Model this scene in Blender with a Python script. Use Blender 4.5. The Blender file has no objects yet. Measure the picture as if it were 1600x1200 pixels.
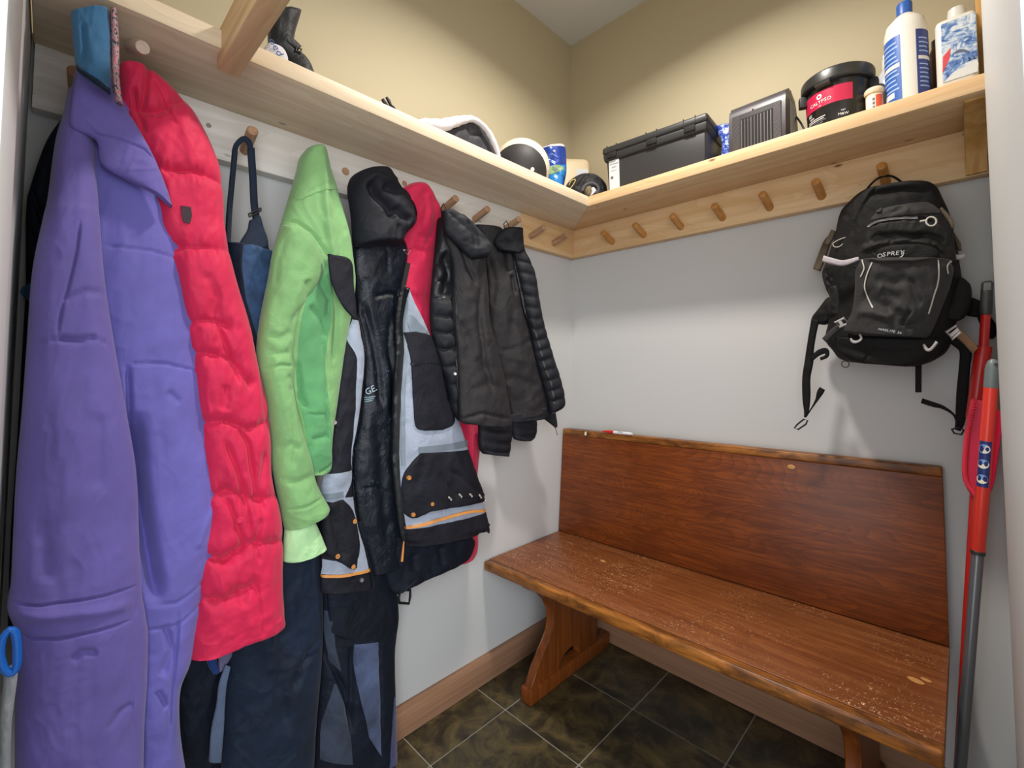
import bpy, bmesh, math, random
import numpy as np
from mathutils import Vector, Matrix

S = bpy.context.scene
COL = S.collection
random.seed(7)

# ------------------------------------------------------------------ camera, world, lamps, exposure
# room: corner of the two walls at the origin, left wall x = 0, back wall y = 0, room at x > 0, y < 0 (metres)
FPX, PX0, PY0 = 714.25, 803.5, 538.84          # focal length and principal point in pixels of a 1600 x 1200 frame
YAW, PIT, ROL = [math.radians(v) for v in (44.4835, 2.6799, .1053)]
CAM = Vector((1.4255, -1.8743, 1.2718))
FW = Vector((-math.sin(YAW) * math.cos(PIT), math.cos(YAW) * math.cos(PIT), math.sin(PIT)))
_r = Vector((math.cos(YAW), math.sin(YAW), 0)); _u = _r.cross(FW)
RT = _r * math.cos(ROL) + _u * math.sin(ROL)
UP = -_r * math.sin(ROL) + _u * math.cos(ROL)
cd = bpy.data.cameras.new('camera'); cam = bpy.data.objects.new('camera', cd); COL.objects.link(cam)
cd.sensor_width = 36; cd.lens = 36 * FPX / 1600
cd.shift_x = (800 - PX0) / 1600; cd.shift_y = (PY0 - 600) / 1600
cd.clip_start = .01
cam.matrix_world = Matrix(((RT.x, UP.x, -FW.x, CAM.x), (RT.y, UP.y, -FW.y, CAM.y), (RT.z, UP.z, -FW.z, CAM.z), (0, 0, 0, 1)))
S.camera = cam

W = bpy.data.worlds.new('world'); S.world = W; W.use_nodes = True
W.node_tree.nodes['Background'].inputs[0].default_value = (.90, .95, 1, 1)
W.node_tree.nodes['Background'].inputs[1].default_value = 1.7

def lamp(name, kind, loc, power, col, **k):
    d = bpy.data.lights.new(name, kind); d.energy = power; d.color = col
    for a, b in k.items(): setattr(d, a, b)
    o = bpy.data.objects.new(name, d); COL.objects.link(o); o.location = loc
    return o
def aim(o, p): o.rotation_euler = (Vector(p) - o.location).to_track_quat('-Z', 'Y').to_euler()
l = lamp('ceiling_lamp', 'AREA', (.84, -.80, 2.86), 21, (1, .94, .86), shape='DISK', size=.15, spread=math.radians(148)); aim(l, (.84, -.80, 0))
l = lamp('hall_window', 'AREA', (3.0, -2.8, 1.8), 50, (.90, .95, 1), size=1.6); aim(l, (0, -.9, .8))
l = lamp('fill_front', 'AREA', (1.75, -4.0, 1.4), 14, (1, .98, .95), size=1.8); aim(l, (.9, 0, 1.0))  # added frontal fill for the back wall, no known source

S.view_settings.view_transform = 'Standard'; S.view_settings.look = 'None'
S.view_settings.gamma = 1; S.view_settings.use_curve_mapping = False
S.view_settings.exposure = .15

# ------------------------------------------------------------------ helpers
def ray(px, py): return FW + RT * ((px - PX0) / FPX) + UP * ((PY0 - py) / FPX)
def hit(px, py, pl):
    """the point of the plane pl = (point, normal) that the photograph shows at px, py"""
    p, n = pl; d = ray(px, py)
    return CAM + d * ((p - CAM).dot(n) / d.dot(n))
def PX(x, tilt=0):  return (Vector((x, 0, 0)), Vector((math.cos(tilt), -math.sin(tilt), 0)))
def PY(y): return (Vector((0, y, 0)), Vector((0, -1, 0)))
def PZ(z): return (Vector((0, 0, z)), Vector((0, 0, 1)))
def PA(p, n): return (Vector(p), Vector(n).normalized())
def at(px, py, pl): return hit(px, py, pl)

def lin(c):
    if isinstance(c, str): c = [int(c[i:i + 2], 16) for i in (0, 2, 4)]
    return tuple(((v / 255) / 12.92 if v / 255 < .04045 else ((v / 255 + .055) / 1.055) ** 2.4) for v in c) + (1,)

def wloc(o):
    v = Vector((0, 0, 0))
    while o: v += o.location; o = o.parent
    return v
def setp(o, label=None, cat=None, group=None, kind=None):
    for k, v in (('label', label), ('category', cat), ('group', group), ('kind', kind)):
        if v: o[k] = v
    return o
def thing(name, label, cat, loc=(0, 0, 0), group=None):
    o = bpy.data.objects.new(name, None); COL.objects.link(o); o.location = loc; o.empty_display_size = .05
    return setp(o, label, cat, group)
def link(name, me, mat, parent=None, smooth=True, angle=35, loc=None):
    o = bpy.data.objects.new(name, me)
    for m in (mat if isinstance(mat, (list, tuple)) else [mat]): me.materials.append(m)
    COL.objects.link(o)
    base = wloc(parent) if parent else (Vector(loc) if loc is not None else Vector((0, 0, 0)))
    if base.length: me.transform(Matrix.Translation(-base))
    if parent: o.parent = parent
    elif loc is not None: o.location = loc
    if smooth:
        me.polygons.foreach_set('use_smooth', [True] * len(me.polygons))
        if angle: me.set_sharp_from_angle(angle=math.radians(angle))
    me.update()
    return o
def fin(name, bm, mat, parent=None, smooth=True, angle=35, loc=None):
    bmesh.ops.recalc_face_normals(bm, faces=bm.faces[:])
    me = bpy.data.meshes.new(name); bm.to_mesh(me); bm.free()
    return link(name, me, mat, parent, smooth, angle, loc)
def pyd(name, verts, faces, mat, parent=None, angle=0, loc=None):
    me = bpy.data.meshes.new(name); me.from_pydata([tuple(v) for v in verts], [], faces); me.validate()
    bm = bmesh.new(); bm.from_mesh(me); bmesh.ops.recalc_face_normals(bm, faces=bm.faces[:]); bm.to_mesh(me); bm.free()
    return link(name, me, mat, parent, True, angle, loc)

def hexa(bm, c, bev=0, seg=2):
    """box from 8 corners: 4 of the bottom in order, 4 of the top in the same order"""
    v = [bm.verts.new(p) for p in c]
    fs = [bm.faces.new([v[i] for i in f]) for f in ((3, 2, 1, 0), (4, 5, 6, 7), (0, 1, 5, 4), (1, 2, 6, 5), (2, 3, 7, 6), (3, 0, 4, 7))]
    if bev:
        es = list({e for f in fs for e in f.edges})
        bmesh.ops.bevel(bm, geom=es, offset=bev, segments=seg, affect='EDGES', profile=.5)
def bx(bm, x0, x1, y0, y1, z0, z1, bev=0, seg=2):
    hexa(bm, [(x0, y0, z0), (x1, y0, z0), (x1, y1, z0), (x0, y1, z0), (x0, y0, z1), (x1, y0, z1), (x1, y1, z1), (x0, y1, z1)], bev, seg)
def box(name, b, mat, parent=None, bev=.002, M=None, **k):
    bm = bmesh.new(); bx(bm, *b, bev)
    if M: bmesh.ops.transform(bm, matrix=M, verts=bm.verts[:])
    return fin(name, bm, mat, parent, **k)
def prism(bm, poly, h0, h1, fr, bev=0):
    """poly (2D) extruded between h0 and h1; fr(u, v, h) gives the point"""
    a = [bm.verts.new(fr(u, v, h0)) for u, v in poly]; b = [bm.verts.new(fr(u, v, h1)) for u, v in poly]
    fs = [bm.faces.new(a), bm.faces.new(b[::-1])]; n = len(poly)
    for i in range(n): fs.append(bm.faces.new((a[i], b[i], b[(i + 1) % n], a[(i + 1) % n])))
    if bev:
        es = list(fs[0].edges) + list(fs[1].edges)
        bmesh.ops.bevel(bm, geom=es, offset=bev, segments=2, affect='EDGES', profile=.5)
def lathe(bm, prof, seg=32, M=None, a0=0, a1=2 * math.pi, sx=1, sy=1):
    full = abs(a1 - a0 - 2 * math.pi) < 1e-6
    n = seg if full else seg + 1
    rings = []
    for r, z in prof:
        if r < 1e-6: rings.append([bm.verts.new((0, 0, z))])
        else: rings.append([bm.verts.new((r * math.cos(a0 + (a1 - a0) * i / seg) * sx, r * math.sin(a0 + (a1 - a0) * i / seg) * sy, z)) for i in range(n)])
    for a, b in zip(rings, rings[1:]):
        for i in range(seg):
            j = (i + 1) % n if full else i + 1
            if len(a) == 1 and len(b) == 1: continue
            if len(a) == 1: bm.faces.new((a[0], b[i], b[j]))
            elif len(b) == 1: bm.faces.new((a[i], b[0], a[j]))
            else: bm.faces.new((a[i], b[i], b[j], a[j]))
    if M: bmesh.ops.transform(bm, matrix=M, verts=[v for r in rings for v in r])
def tube(bm, pts, r, seg=10, flat=None, closed=False):
    """round tube along pts; flat = (w, t, up) makes a ribbon of width w, thickness t"""
    P = [Vector(p) for p in pts]; n = len(P); rings = []; last = None
    for i in range(n):
        if closed: t = (P[(i + 1) % n] - P[i - 1]).normalized()
        else: t = (P[min(i + 1, n - 1)] - P[max(i - 1, 0)]).normalized()
        ref = last if last is not None else (Vector(flat[2]) if flat else (Vector((0, 0, 1)) if abs(t.z) < .9 else Vector((1, 0, 0))))
        if flat: ref = Vector(flat[2])
        a = (ref - t * ref.dot(t)).normalized(); b = t.cross(a); last = a
        rr = r[i] if isinstance(r, (list, tuple)) else r
        ring = []
        for k in range(seg):
            th = 2 * math.pi * k / seg
            if flat: ring.append(bm.verts.new(P[i] + b * (flat[0] / 2 * max(-1, min(1, 1.25 * math.cos(th)))) + a * (flat[1] / 2 * math.sin(th))))
            else: ring.append(bm.verts.new(P[i] + a * (rr * math.cos(th)) + b * (rr * math.sin(th))))
        rings.append(ring)
    for i in range(n if closed else n - 1):
        A, B = rings[i], rings[(i + 1) % n]
        for k in range(seg): bm.faces.new((A[k], A[(k + 1) % seg], B[(k + 1) % seg], B[k]))
    if not closed:
        bm.faces.new(rings[0][::-1]); bm.faces.new(rings[-1])
def spline(pts, n):
    """Catmull-Rom through pts (any dimension) -> n points"""
    P = np.array(pts, float); m = len(P)
    if m == 2: t = np.linspace(0, 1, n)[:, None]; return P[0] + (P[1] - P[0]) * t
    Q = np.vstack([2 * P[0] - P[1], P, 2 * P[-1] - P[-2]])
    s = np.linspace(0, m - 1 - 1e-9, n); i = s.astype(int); f = (s - i)[:, None]
    a, b, c, d = Q[i], Q[i + 1], Q[i + 2], Q[i + 3]
    return .5 * ((2 * b) + (c - a) * f + (2 * a - 5 * b + 4 * c - d) * f ** 2 + (3 * b - a - 3 * c + d) * f ** 3)

FONT_CACHE = {}
def text(name, body, size, M, mat, parent, depth=.0004, wrap=None, shear=0, spacing=1):
    """flat lettering; M puts its XY plane in place, wrap = (radius) bends it round a cylinder axis along local Y"""
    c = bpy.data.curves.new(name, 'FONT'); c.body = body; c.size = size; c.extrude = depth; c.align_x = 'CENTER'; c.align_y = 'CENTER'
    c.shear = shear; c.space_character = spacing; c.resolution_u = 2
    t = bpy.data.objects.new('tmp', c); COL.objects.link(t)
    dg = bpy.context.evaluated_depsgraph_get()
    me = bpy.data.meshes.new_from_object(t.evaluated_get(dg)); bpy.data.objects.remove(t); bpy.data.curves.remove(c)
    me.name = name
    if wrap:
        for v in me.vertices:
            a = v.co.x / wrap; r = wrap + v.co.z
            v.co = (r * math.sin(a), v.co.y, r * math.cos(a) - wrap)
    me.transform(M)
    me.materials.clear()
    return link(name, me, mat, parent, False)
def frame(o, x, y):
    """matrix with origin o, x axis along x, y axis nearest to y"""
    x = Vector(x).normalized(); y = Vector(y); y = (y - x * y.dot(x)).normalized(); z = x.cross(y); o = Vector(o)
    return Matrix(((x.x, y.x, z.x, o.x), (x.y, y.y, z.y, o.y), (x.z, y.z, z.z, o.z), (0, 0, 0, 1)))

# ------------------------------------------------------------------ materials
def mat(name, col, rough=.6, **k):
    m = bpy.data.materials.new(name); m.use_nodes = True
    b = m.node_tree.nodes['Principled BSDF']
    b.inputs['Base Color'].default_value = lin(col); b.inputs['Roughness'].default_value = rough
    for a, v in k.items(): b.inputs[a.replace('_', ' ')].default_value = v
    return m
class NT:
    def __init__(s, m): s.t = m.node_tree; s.b = s.t.nodes['Principled BSDF']
    def n(s, kind, **k):
        o = s.t.nodes.new('ShaderNode' + kind)
        for a, v in k.items():
            if a in o.inputs.keys() if isinstance(a, str) else False: o.inputs[a].default_value = v
            else: setattr(o, a, v)
        return o
    def l(s, a, b): s.t.links.new(a, b)
    def coords(s, scale=(1, 1, 1), rot=(0, 0, 0)):
        c = s.n('TexCoord'); m = s.n('Mapping'); m.inputs['Scale'].default_value = scale; m.inputs['Rotation'].default_value = rot
        s.l(c.outputs['Object'], m.inputs['Vector']); return m.outputs[0]
    def noise(s, vec, scale, detail=3, rough=.5, dist=0):
        o = s.n('TexNoise'); o.inputs['Scale'].default_value = scale; o.inputs['Detail'].default_value = detail
        o.inputs['Roughness'].default_value = rough; o.inputs['Distortion'].default_value = dist
        s.l(vec, o.inputs['Vector']); return o.outputs['Fac']
    def ramp(s, fac, stops):
        o = s.n('ValToRGB'); e = o.color_ramp.elements
        while len(e) < len(stops): e.new(.5)
        for x, (p, c) in zip(e, stops): x.position = p; x.color = lin(c) if not isinstance(c, float) else (c, c, c, 1)
        s.l(fac, o.inputs['Fac']); return o.outputs['Color']
    def math(s, op, a, b=None):
        o = s.n('Math'); o.operation = op
        for i, v in enumerate((a, b)):
            if v is None: continue
            if isinstance(v, (int, float)): o.inputs[i].default_value = v
            else: s.l(v, o.inputs[i])
        return o.outputs[0]
    def mix(s, fac, a, b, mode='MIX'):
        o = s.n('Mix'); o.data_type = 'RGBA'; o.blend_type = mode
        for i, v in ((0, fac), (6, a), (7, b)):
            if isinstance(v, (int, float)): o.inputs[i].default_value = v
            elif isinstance(v, (tuple, str)): o.inputs[i].default_value = lin(v)
            else: s.l(v, o.inputs[i])
        return o.outputs[2]
    def bump(s, h, strength, dist=.002):
        o = s.n('Bump'); o.inputs['Strength'].default_value = strength; o.inputs['Distance'].default_value = dist
        s.l(h, o.inputs['Height']); s.l(o.outputs[0], s.b.inputs['Normal'])
    def color(s, c): s.l(c, s.b.inputs['Base Color'])

def wood(name, c1, c2, axis, along=1.6, across=26, rough=.5, knots=None, kdens=3.0, rings=0, ringc=None, marks=None, bump=.15, coat=0, spec=.3, stain=None, rfreq=14, kr=.085, streak=0):
    m = mat(name, c1, rough); t = NT(m)
    if coat: t.b.inputs['Coat Weight'].default_value = coat; t.b.inputs['Coat Roughness'].default_value = .25
    sc = [across] * 3; sc[axis] = along
    v = t.coords(tuple(sc))
    f = t.noise(v, 1, 5, .6, .4)
    col = t.ramp(f, [(.32, c2), (.62, c1)])
    if streak:
        s4 = [150] * 3; s4[axis] = 7; col = t.mix(t.math('MULTIPLY', t.ramp(t.noise(t.coords(tuple(s4)), 1, 3, .6, .3), [(.4, 1.0), (.55, 0.0)]), streak), col, ringc or c2)
        col = t.mix(t.math('MULTIPLY', t.ramp(t.noise(t.coords((5, 5, 5)), 1, 4, .6, .5), [(.35, 1.0), (.6, 0.0)]), streak * .8), col, ringc or c2)
    if rings:
        s2 = [5.0] * 3; s2[axis] = .9
        r = t.noise(t.coords(tuple(s2)), 1, 2, .45, .8)
        r = t.math('FRACT', t.math('MULTIPLY', r, rfreq))
        r = t.ramp(r, [(0, 0.0), (.72, .55), (1, 1.0)])
        col = t.mix(t.math('MULTIPLY', r, rings), col, ringc or c2)
    if knots:
        s3 = [kdens * 2.3] * 3; s3[axis] = kdens
        vo = t.n('TexVoronoi'); vo.inputs['Scale'].default_value = 1; t.l(t.coords(tuple(s3)), vo.inputs['Vector'])
        k = t.ramp(vo.outputs['Distance'], [(kr * .45, 1.0), (kr, 0.0)])
        col = t.mix(t.math('MULTIPLY', k, .85), col, knots)
    if marks:
        c, dens = marks
        nv = t.coords((90, 90, 90)); a = t.noise(nv, 1, 2, .5, 2.2)
        big = t.noise(t.coords((3.2, 3.2, 3.2)), 1, 2)
        sc_ = t.math('MULTIPLY', t.ramp(a, [(.64, 0.0), (.66, 1.0)]), t.ramp(big, [(.36, 0.0), (.6, 1.0)]))
        col = t.mix(t.math('MULTIPLY', sc_, dens), col, c)
    if stain: col = t.mix(t.ramp(t.noise(t.coords((9, 26, 26)), 1, 5, .65, .6), [(.42, 0.0), (.62, .85)]), col, stain)
    t.b.inputs['Specular IOR Level'].default_value = spec
    t.color(col); t.bump(f, bump, .001)
    return m
def fabric(name, c, rough=.75, var=.12, sheen=.15, weave=900, bump=.12, scale=7, wr=13, wamp=.45, spec=.3):
    m = mat(name, c, rough); t = NT(m); t.b.inputs['Sheen Weight'].default_value = sheen
    v = t.coords(); n = t.noise(v, scale, 3, .6)
    cl = [int(c[i:i + 2], 16) for i in (0, 2, 4)] if isinstance(c, str) else list(c)
    lo = tuple(max(0, x * (1 - var)) for x in cl); hi = tuple(min(255, x * (1 + var)) for x in cl)
    t.color(t.ramp(n, [(.3, lo), (.7, hi)]))
    w = t.noise(t.coords((1, 1, .8)), wr, 4, .62, 1.6); w = t.math('ABSOLUTE', t.math('SUBTRACT', w, .5))
    h = t.math('ADD', t.math('MULTIPLY', w, 1.0), t.math('MULTIPLY', t.noise(v, weave, 1), .05))
    t.bump(h, wamp, .012); t.b.inputs['Specular IOR Level'].default_value = spec
    return m
def paint(name, c, rough=.7):
    m = mat(name, c, rough); t = NT(m); t.bump(t.noise(t.coords(), 220, 2), .06, .0008); return m
# ------------------------------------------------------------------ the setting
M_LOW = paint('wall_paint_grey', 'c4c4c3'); M_UPP = paint('wall_paint_beige', 'bfb395'); M_WHITE = paint('trim_paint', 'cfd0d0', .5)
M_PINE_X = wood('pine_x', 'e2c49a', 'cfa87a', 0, .9, 30, .5, '6b3d1c', 5, .34, 'c79c68', kr=.08)
M_PINE_Y = wood('pine_y', 'e0d0b8', 'cfbb9d', 1, .9, 30, .5, '5c4430', 5, .3, 'c2a985', kr=.08)  # left shelf pine, greyed so cool daylight sits in its colour
M_PINE_Z = wood('pine_z', 'd3a869', 'b78646', 2, .9, 30, .5, None, rings=.35)
M_DOWEL = wood('dowel_wood', 'c58f52', 'ad7436', 1, 3, 60, .5)
M_DOWEL_L = wood('dowel_wood_left', 'b89273', '9b7658', 0, 3, 60, .5)
M_BASE = wood('baseboard_wood', 'a07a60', '8d684f', 1, 1.5, 60, .5)
M_BASE_X = wood('baseboard_wood_x', 'a07a60', '8d684f', 0, 1.5, 60, .5)

ZB, ZT, TS = 1.8176, 1.9576, 2.0           # peg board bottom, peg board top = shelf underside, shelf top
TK, DL, DB = .038, .3005, .2765            # lumber thickness, shelf depth left and back
XW, YF, ZC = 1.4945, -1.924, 2.96          # right wall, front wall, ceiling

def wall(name, quad_fn, a, b):
    """a wall slab with grey paint below the shelf and beige above it"""
    vs, fs, ms = [], [], []
    for k, (z0, z1) in enumerate(((0, TS - .02), (TS - .02, ZC))):
        n = len(vs)
        for z in (z0, z1):
            for s in (a, b):
                for d in (0, .1): vs.append(quad_fn(s, d, z))
        for f in ((0, 2, 6, 4), (1, 5, 7, 3), (0, 4, 5, 1), (2, 3, 7, 6), (0, 1, 3, 2), (4, 6, 7, 5)):
            fs.append([n + i for i in f]); ms.append(k)
    o = pyd(name, vs, fs, [M_LOW, M_UPP]); o.data.polygons.foreach_set('use_smooth', [False] * len(fs))
    o.data.polygons.foreach_set('material_index', ms)
    setp(o, kind='structure'); return o
wall('wall_left', lambda s, d, z: (-d, s, z), YF - .1, .1)
wall('wall_back', lambda s, d, z: (s, d, z), 0, XW + .1)
wall('wall_right', lambda s, d, z: (XW + d, s, z), -1.16, 0)
wall('wall_front', lambda s, d, z: (s, YF - d, z), 0, .8)
setp(box('wall_header', (XW, XW + .1, YF - .1, -1.16, 2.09, ZC), M_UPP, bev=0, smooth=False), kind='structure')
setp(box('wall_header', (.8, XW, YF - .1, YF, 2.09, ZC), M_UPP, bev=0, smooth=False), kind='structure')
setp(box('ceiling', (-.1, 2.6, -3, .1, ZC, ZC + .05), M_WHITE, bev=0, smooth=False), kind='structure')
setp(box('trim_1', (1.4765, XW + .02, -1.2, -.5, 0, 2.5), M_WHITE, bev=.004), kind='structure')
setp(box('trim_2', (.64, .82, YF - .02, YF + .014, 0, 2.5), M_WHITE, bev=.004), kind='structure')
setp(box('baseboard_left', (0, .02, YF, 0, .0, .1065), M_BASE, bev=.004), kind='structure')
setp(box('baseboard_back', (.02, XW, -.02, 0, .0, .1065), M_BASE_X, bev=.004), kind='structure')

# floor of slate tiles, laid one by one
M_GROUT = paint('grout', '8f8a80', .9)
def slate(name, seed):
    m = mat(name, '3a3226', .42); t = NT(m)
    c = t.n('TexCoord'); mp = t.n('Mapping'); mp.inputs['Location'].default_value = (seed * 3.1, seed * 1.7, 0); t.l(c.outputs['Object'], mp.inputs[0])
    n = t.noise(mp.outputs[0], 9, 6, .68, .6); n2 = t.noise(mp.outputs[0], 60, 4, .6)
    col = t.ramp(n, [(.28, '221d17'), (.45, '40392a'), (.58, '655838'), (.74, '836f48')])
    col = t.mix(.4, col, t.ramp(n2, [(.35, '1b1712'), (.7, '6a6048')]), 'OVERLAY')
    t.color(col); t.bump(t.math('ADD', n, t.math('MULTIPLY', n2, .4)), .5, .004)
    return m
M_SLATE = [slate('slate_%d' % i, i + 1) for i in range(3)]
fl = setp(box('floor', (-.02, 2.6, -3, .02, -.05, -.0025), M_GROUT, bev=0, smooth=False), kind='structure')
PIT_T, GR = .3345, .0045
tile_me = []
bm = bmesh.new(); bx(bm, GR / 2, PIT_T - GR / 2, GR / 2, PIT_T - GR / 2, -.012, 0, .0015, 1)
bmesh.ops.recalc_face_normals(bm, faces=bm.faces[:])
for i in range(3):
    me = bpy.data.meshes.new('tile'); bm.to_mesh(me); me.materials.append(M_SLATE[i]); tile_me.append(me)
bm.free()
for i in range(-1, 5):
    for j in range(-6, 2):
        x, y = .1726 + PIT_T * (i - 0), -.642 + PIT_T * j
        if x > 1.7 or y > .0: continue
        if x < -.2: continue
        o = bpy.data.objects.new('tile', tile_me[(i * 5 + j * 3) % 3]); COL.objects.link(o); o.parent = fl
        o.location = (x, y, random.uniform(-.0006, .0004))

# peg rails and shelf
rl = thing('peg_rail', 'pine board coloured whitish for cool light, with pegs along the left wall, above the coats', 'peg rail', (0, -.95, ZB))
M_PINE_W = wood('pine_cool_lit', 'e6e2dc', 'd3ccc2', 1, .9, 30, .55, '7a6d60', 5, .25, 'bdb3a6', kr=.08)  # pine whitened, cool daylight on the rail painted into the colour
M_PINE_C = wood('pine_warm_lit', 'e0c095', 'cda574', 1, .9, 30, .5, '6b3d1c', 5, .34, 'c79c68', kr=.08)  # yellower pine, warm light near the corner painted in
box('board', (0, TK, YF + .006, -.42, ZB, ZT), M_PINE_W, rl, .002)
setp(box('board', (0, TK, -.4195, 0, ZB, ZT), M_PINE_C, rl, .002), 'corner end of the rail, coloured yellow for warm light')  # length split off only to carry the warm light tone
rb = thing('peg_rail', 'yellow pine board with seven pegs along the back wall, over the bench', 'peg rail', (.75, 0, ZB))
box('board', (TK, XW, -TK, 0, ZB, ZT), M_PINE_X, rb, .003)
def peg(a, b, m, parent, r=.0135):
    a, b = Vector(a), Vector(b); d = (b - a).normalized(); L = (b - a).length
    bm = bmesh.new(); lathe(bm, [(0, -.005), (r, -.005), (r, L - .003), (r - .003, L), (0, L)], 18)
    bmesh.ops.transform(bm, matrix=Matrix.Translation(a) @ d.to_track_quat('Z', 'Y').to_matrix().to_4x4(), verts=bm.verts[:])
    return fin('peg', bm, m, parent)
for y in (-1.85, -1.68, -1.517, -1.36, -1.16, -1.0, -.848, -.692, -.516, -.358, -.196): peg((.038, y, 1.862), (.128, y - .006, 1.884), M_DOWEL_L, rl)
for px_, py_, r_, m_ in ((540, 268, .0125, M_DOWEL_L), (632, 287, .010, M_DOWEL_L), (326, 196, .006, M_GROUT), (586, 243, .005, M_BASE)):
    p_ = hit(px_, py_, PX(.038)); bm = bmesh.new(); lathe(bm, [(0, -.003), (r_, -.003), (r_, .0012), (0, .0012)], 16, Matrix.Translation(p_) @ Matrix.Rotation(math.pi / 2, 4, 'Y')); fin('wood_plug' if m_ is not M_GROUT else 'screw_head', bm, m_, rl)
for x in (.268, .43, .6, .768, .936, 1.097, 1.268): peg((x, -.038, 1.856), (x - .002, -.118, 1.886), M_DOWEL, rb)
sl = thing('wall_shelf', 'pine shelf along the left wall above the coats, meeting the back shelf at the corner', 'shelf', (.15, -.95, ZT))
bm = bmesh.new(); prism(bm, [(0, YF + .004), (DL, YF + .004), (DL, -DB), (0, 0)], ZT, TS, lambda u, v, h: (u, v, h), .0025); fin('shelf_board', bm, M_PINE_Y, sl)
sb_ = thing('wall_shelf', 'pine shelf along the back wall holding the black box and the heater', 'shelf', (.75, -.14, ZT))
bm = bmesh.new(); prism(bm, [(.0005, -.0005), (DL + .0005, -DB), (XW, -DB), (XW, -.0005)], ZT, TS, lambda u, v, h: (u, v, h), .0025); fin('shelf_board', bm, M_PINE_X, sb_)
# curved end bracket under the back shelf
pr = [(-TK, ZB + .004), (-TK - .012, ZB + .004)] + [(-TK - .012 - .19 * (1 - math.cos(a)), ZB + .006 + .13 * math.sin(a)) for a in np.linspace(.1, math.pi / 2, 9)] + [(-TK - .205, ZT), (-TK, ZT)]
bm = bmesh.new(); prism(bm, pr, XW - .047, XW - .003, lambda u, v, h: (h, u, v), .002); fin('bracket', bm, M_PINE_Z, sb_)
# beam under the left shelf that runs out over the room
bm = bmesh.new(); bx(bm, .262, 1.3, -1.636, -1.590, ZT - .030, ZT + .06, .006); fin('support_beam', bm, M_PINE_X, sl)
# ------------------------------------------------------------------ bench
M_BEN_P = wood('bench_panel', '8c4819', '733612', 0, 1.1, 44, .4, None, rings=.5, ringc='4c220d', coat=.12, rfreq=46, streak=.5)
M_BEN_S = wood('bench_seat', '945a30', '7a4220', 0, 1.2, 44, .42, None, rings=.3, ringc='5c2c12', marks=('e6bf94', .9), coat=.1, rfreq=34, streak=.45)
M_BEN_E = wood('bench_edge', 'b57430', '925420', 0, 1.2, 45, .4, '3d2210', 2.4, coat=.12, ringc='5c3515', streak=.4, stain='4a2c16')
M_BEN_L = wood('bench_leg', '844619', '653110', 2, 1.2, 45, .4, None, rings=.3, ringc='4d260f', coat=.2)
M_PATCH = mat('wood_patch', 'c08a4e', .45)
be = thing('bench', 'long brown varnished wooden pew bench with scratched seat against the back wall', 'bench', (.7, -.3, 0))
def lx(a, b, x): return a + (b - a) * (x - .008) / 1.364
XL, XR = .008, 1.372
def board(name, yf, yb, z0, z1, m, bev=.004, yft=None, ybt=None, parent=be):
    """board along the bench; each argument is (value at the left end, value at the right end)"""
    yft = yft or yf; ybt = ybt or yb
    bm = bmesh.new()
    hexa(bm, [(XL, yf[0], z0[0]), (XR, yf[1], z0[1]), (XR, yb[1], z0[1]), (XL, yb[0], z0[0]),
              (XL, yft[0], z1[0]), (XR, yft[1], z1[1]), (XR, ybt[1], z1[1]), (XL, ybt[0], z1[0])], bev, 3)
    return fin(name, bm, m, parent)
board('seat', (-.574, -.529), (-.098, -.05), (.446, .446), (.4805, .4825), M_BEN_S, .002)
board('seat_edge', (-.607, -.563), (-.5738, -.5288), (.444, .444), (.480, .482), M_BEN_E, .007)
board('back_panel', (-.1245, -.0715), (-.1, -.05), (.483, .485), (.938, .952), M_BEN_P, .002, (-.089, -.04), (-.064, -.018))
board('top_rail', (-.0905, -.0425), (-.04, -.004), (.937, .951), (.966, .980), M_BEN_E, .006)
def support(x):
    pts = [(-.585, .4455), (-.575, .428), (-.545, .412), (-.495, .380), (-.455, .345), (-.432, .305), (-.424, .262), (-.432, .222), (-.456, .185), (-.495, .148), (-.53, .108), (-.553, .075), (-.562, .05),
           (-.40, .05), (-.395, .078), (-.365, .104), (-.32, .116), (-.28, .106), (-.255, .082), (-.25, .05), (-.13, .05), (-.105, .445)]
    bm = bmesh.new(); prism(bm, pts, x - .036, x, lambda u, v, h: (h, u + (h - .2) * .035, v), .004)
    o = fin('end_support', bm, M_BEN_L, be)
    bm = bmesh.new(); bx(bm, x - .046, x + .008, -.572, -.035, 0, .058, .008, 2); fin('foot_rail', bm, M_BEN_L, o)
support(.228); support(1.21)
def oval(name, c, ax, ay, r1, r2, m, parent, h=.0012):
    c, ax, ay = Vector(c), Vector(ax).normalized(), Vector(ay).normalized(); n = ax.cross(ay)
    bm = bmesh.new(); lathe(bm, [(0, -.002), (1, -.002), (1, h * .6), (.9, h), (0, h)], 18)
    bmesh.ops.transform(bm, matrix=Matrix(((ax.x * r1, ay.x * r2, n.x, c.x), (ax.y * r1, ay.y * r2, n.y, c.y), (ax.z * r1, ay.z * r2, n.z, c.z), (0, 0, 0, 1))), verts=bm.verts[:])
    return fin(name, bm, m, parent)
for x, y, r in ((.354, -.267, .013), (1.3145, -.315, .017), (1.333, -.294, .011)): oval('wood_patch', (x, y, .4815 + x * .001), (1, -.25, 0), (.25, 1, 0), r, r * .62, M_PATCH, be, .0006)
yb_ = lx(-.0915, -.043, .988)
oval('wood_patch', (.988, yb_ - .001, .925), (1, .035, 0), (0, .08, 1), .012, .008, M_PATCH, be, .0008)
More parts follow.
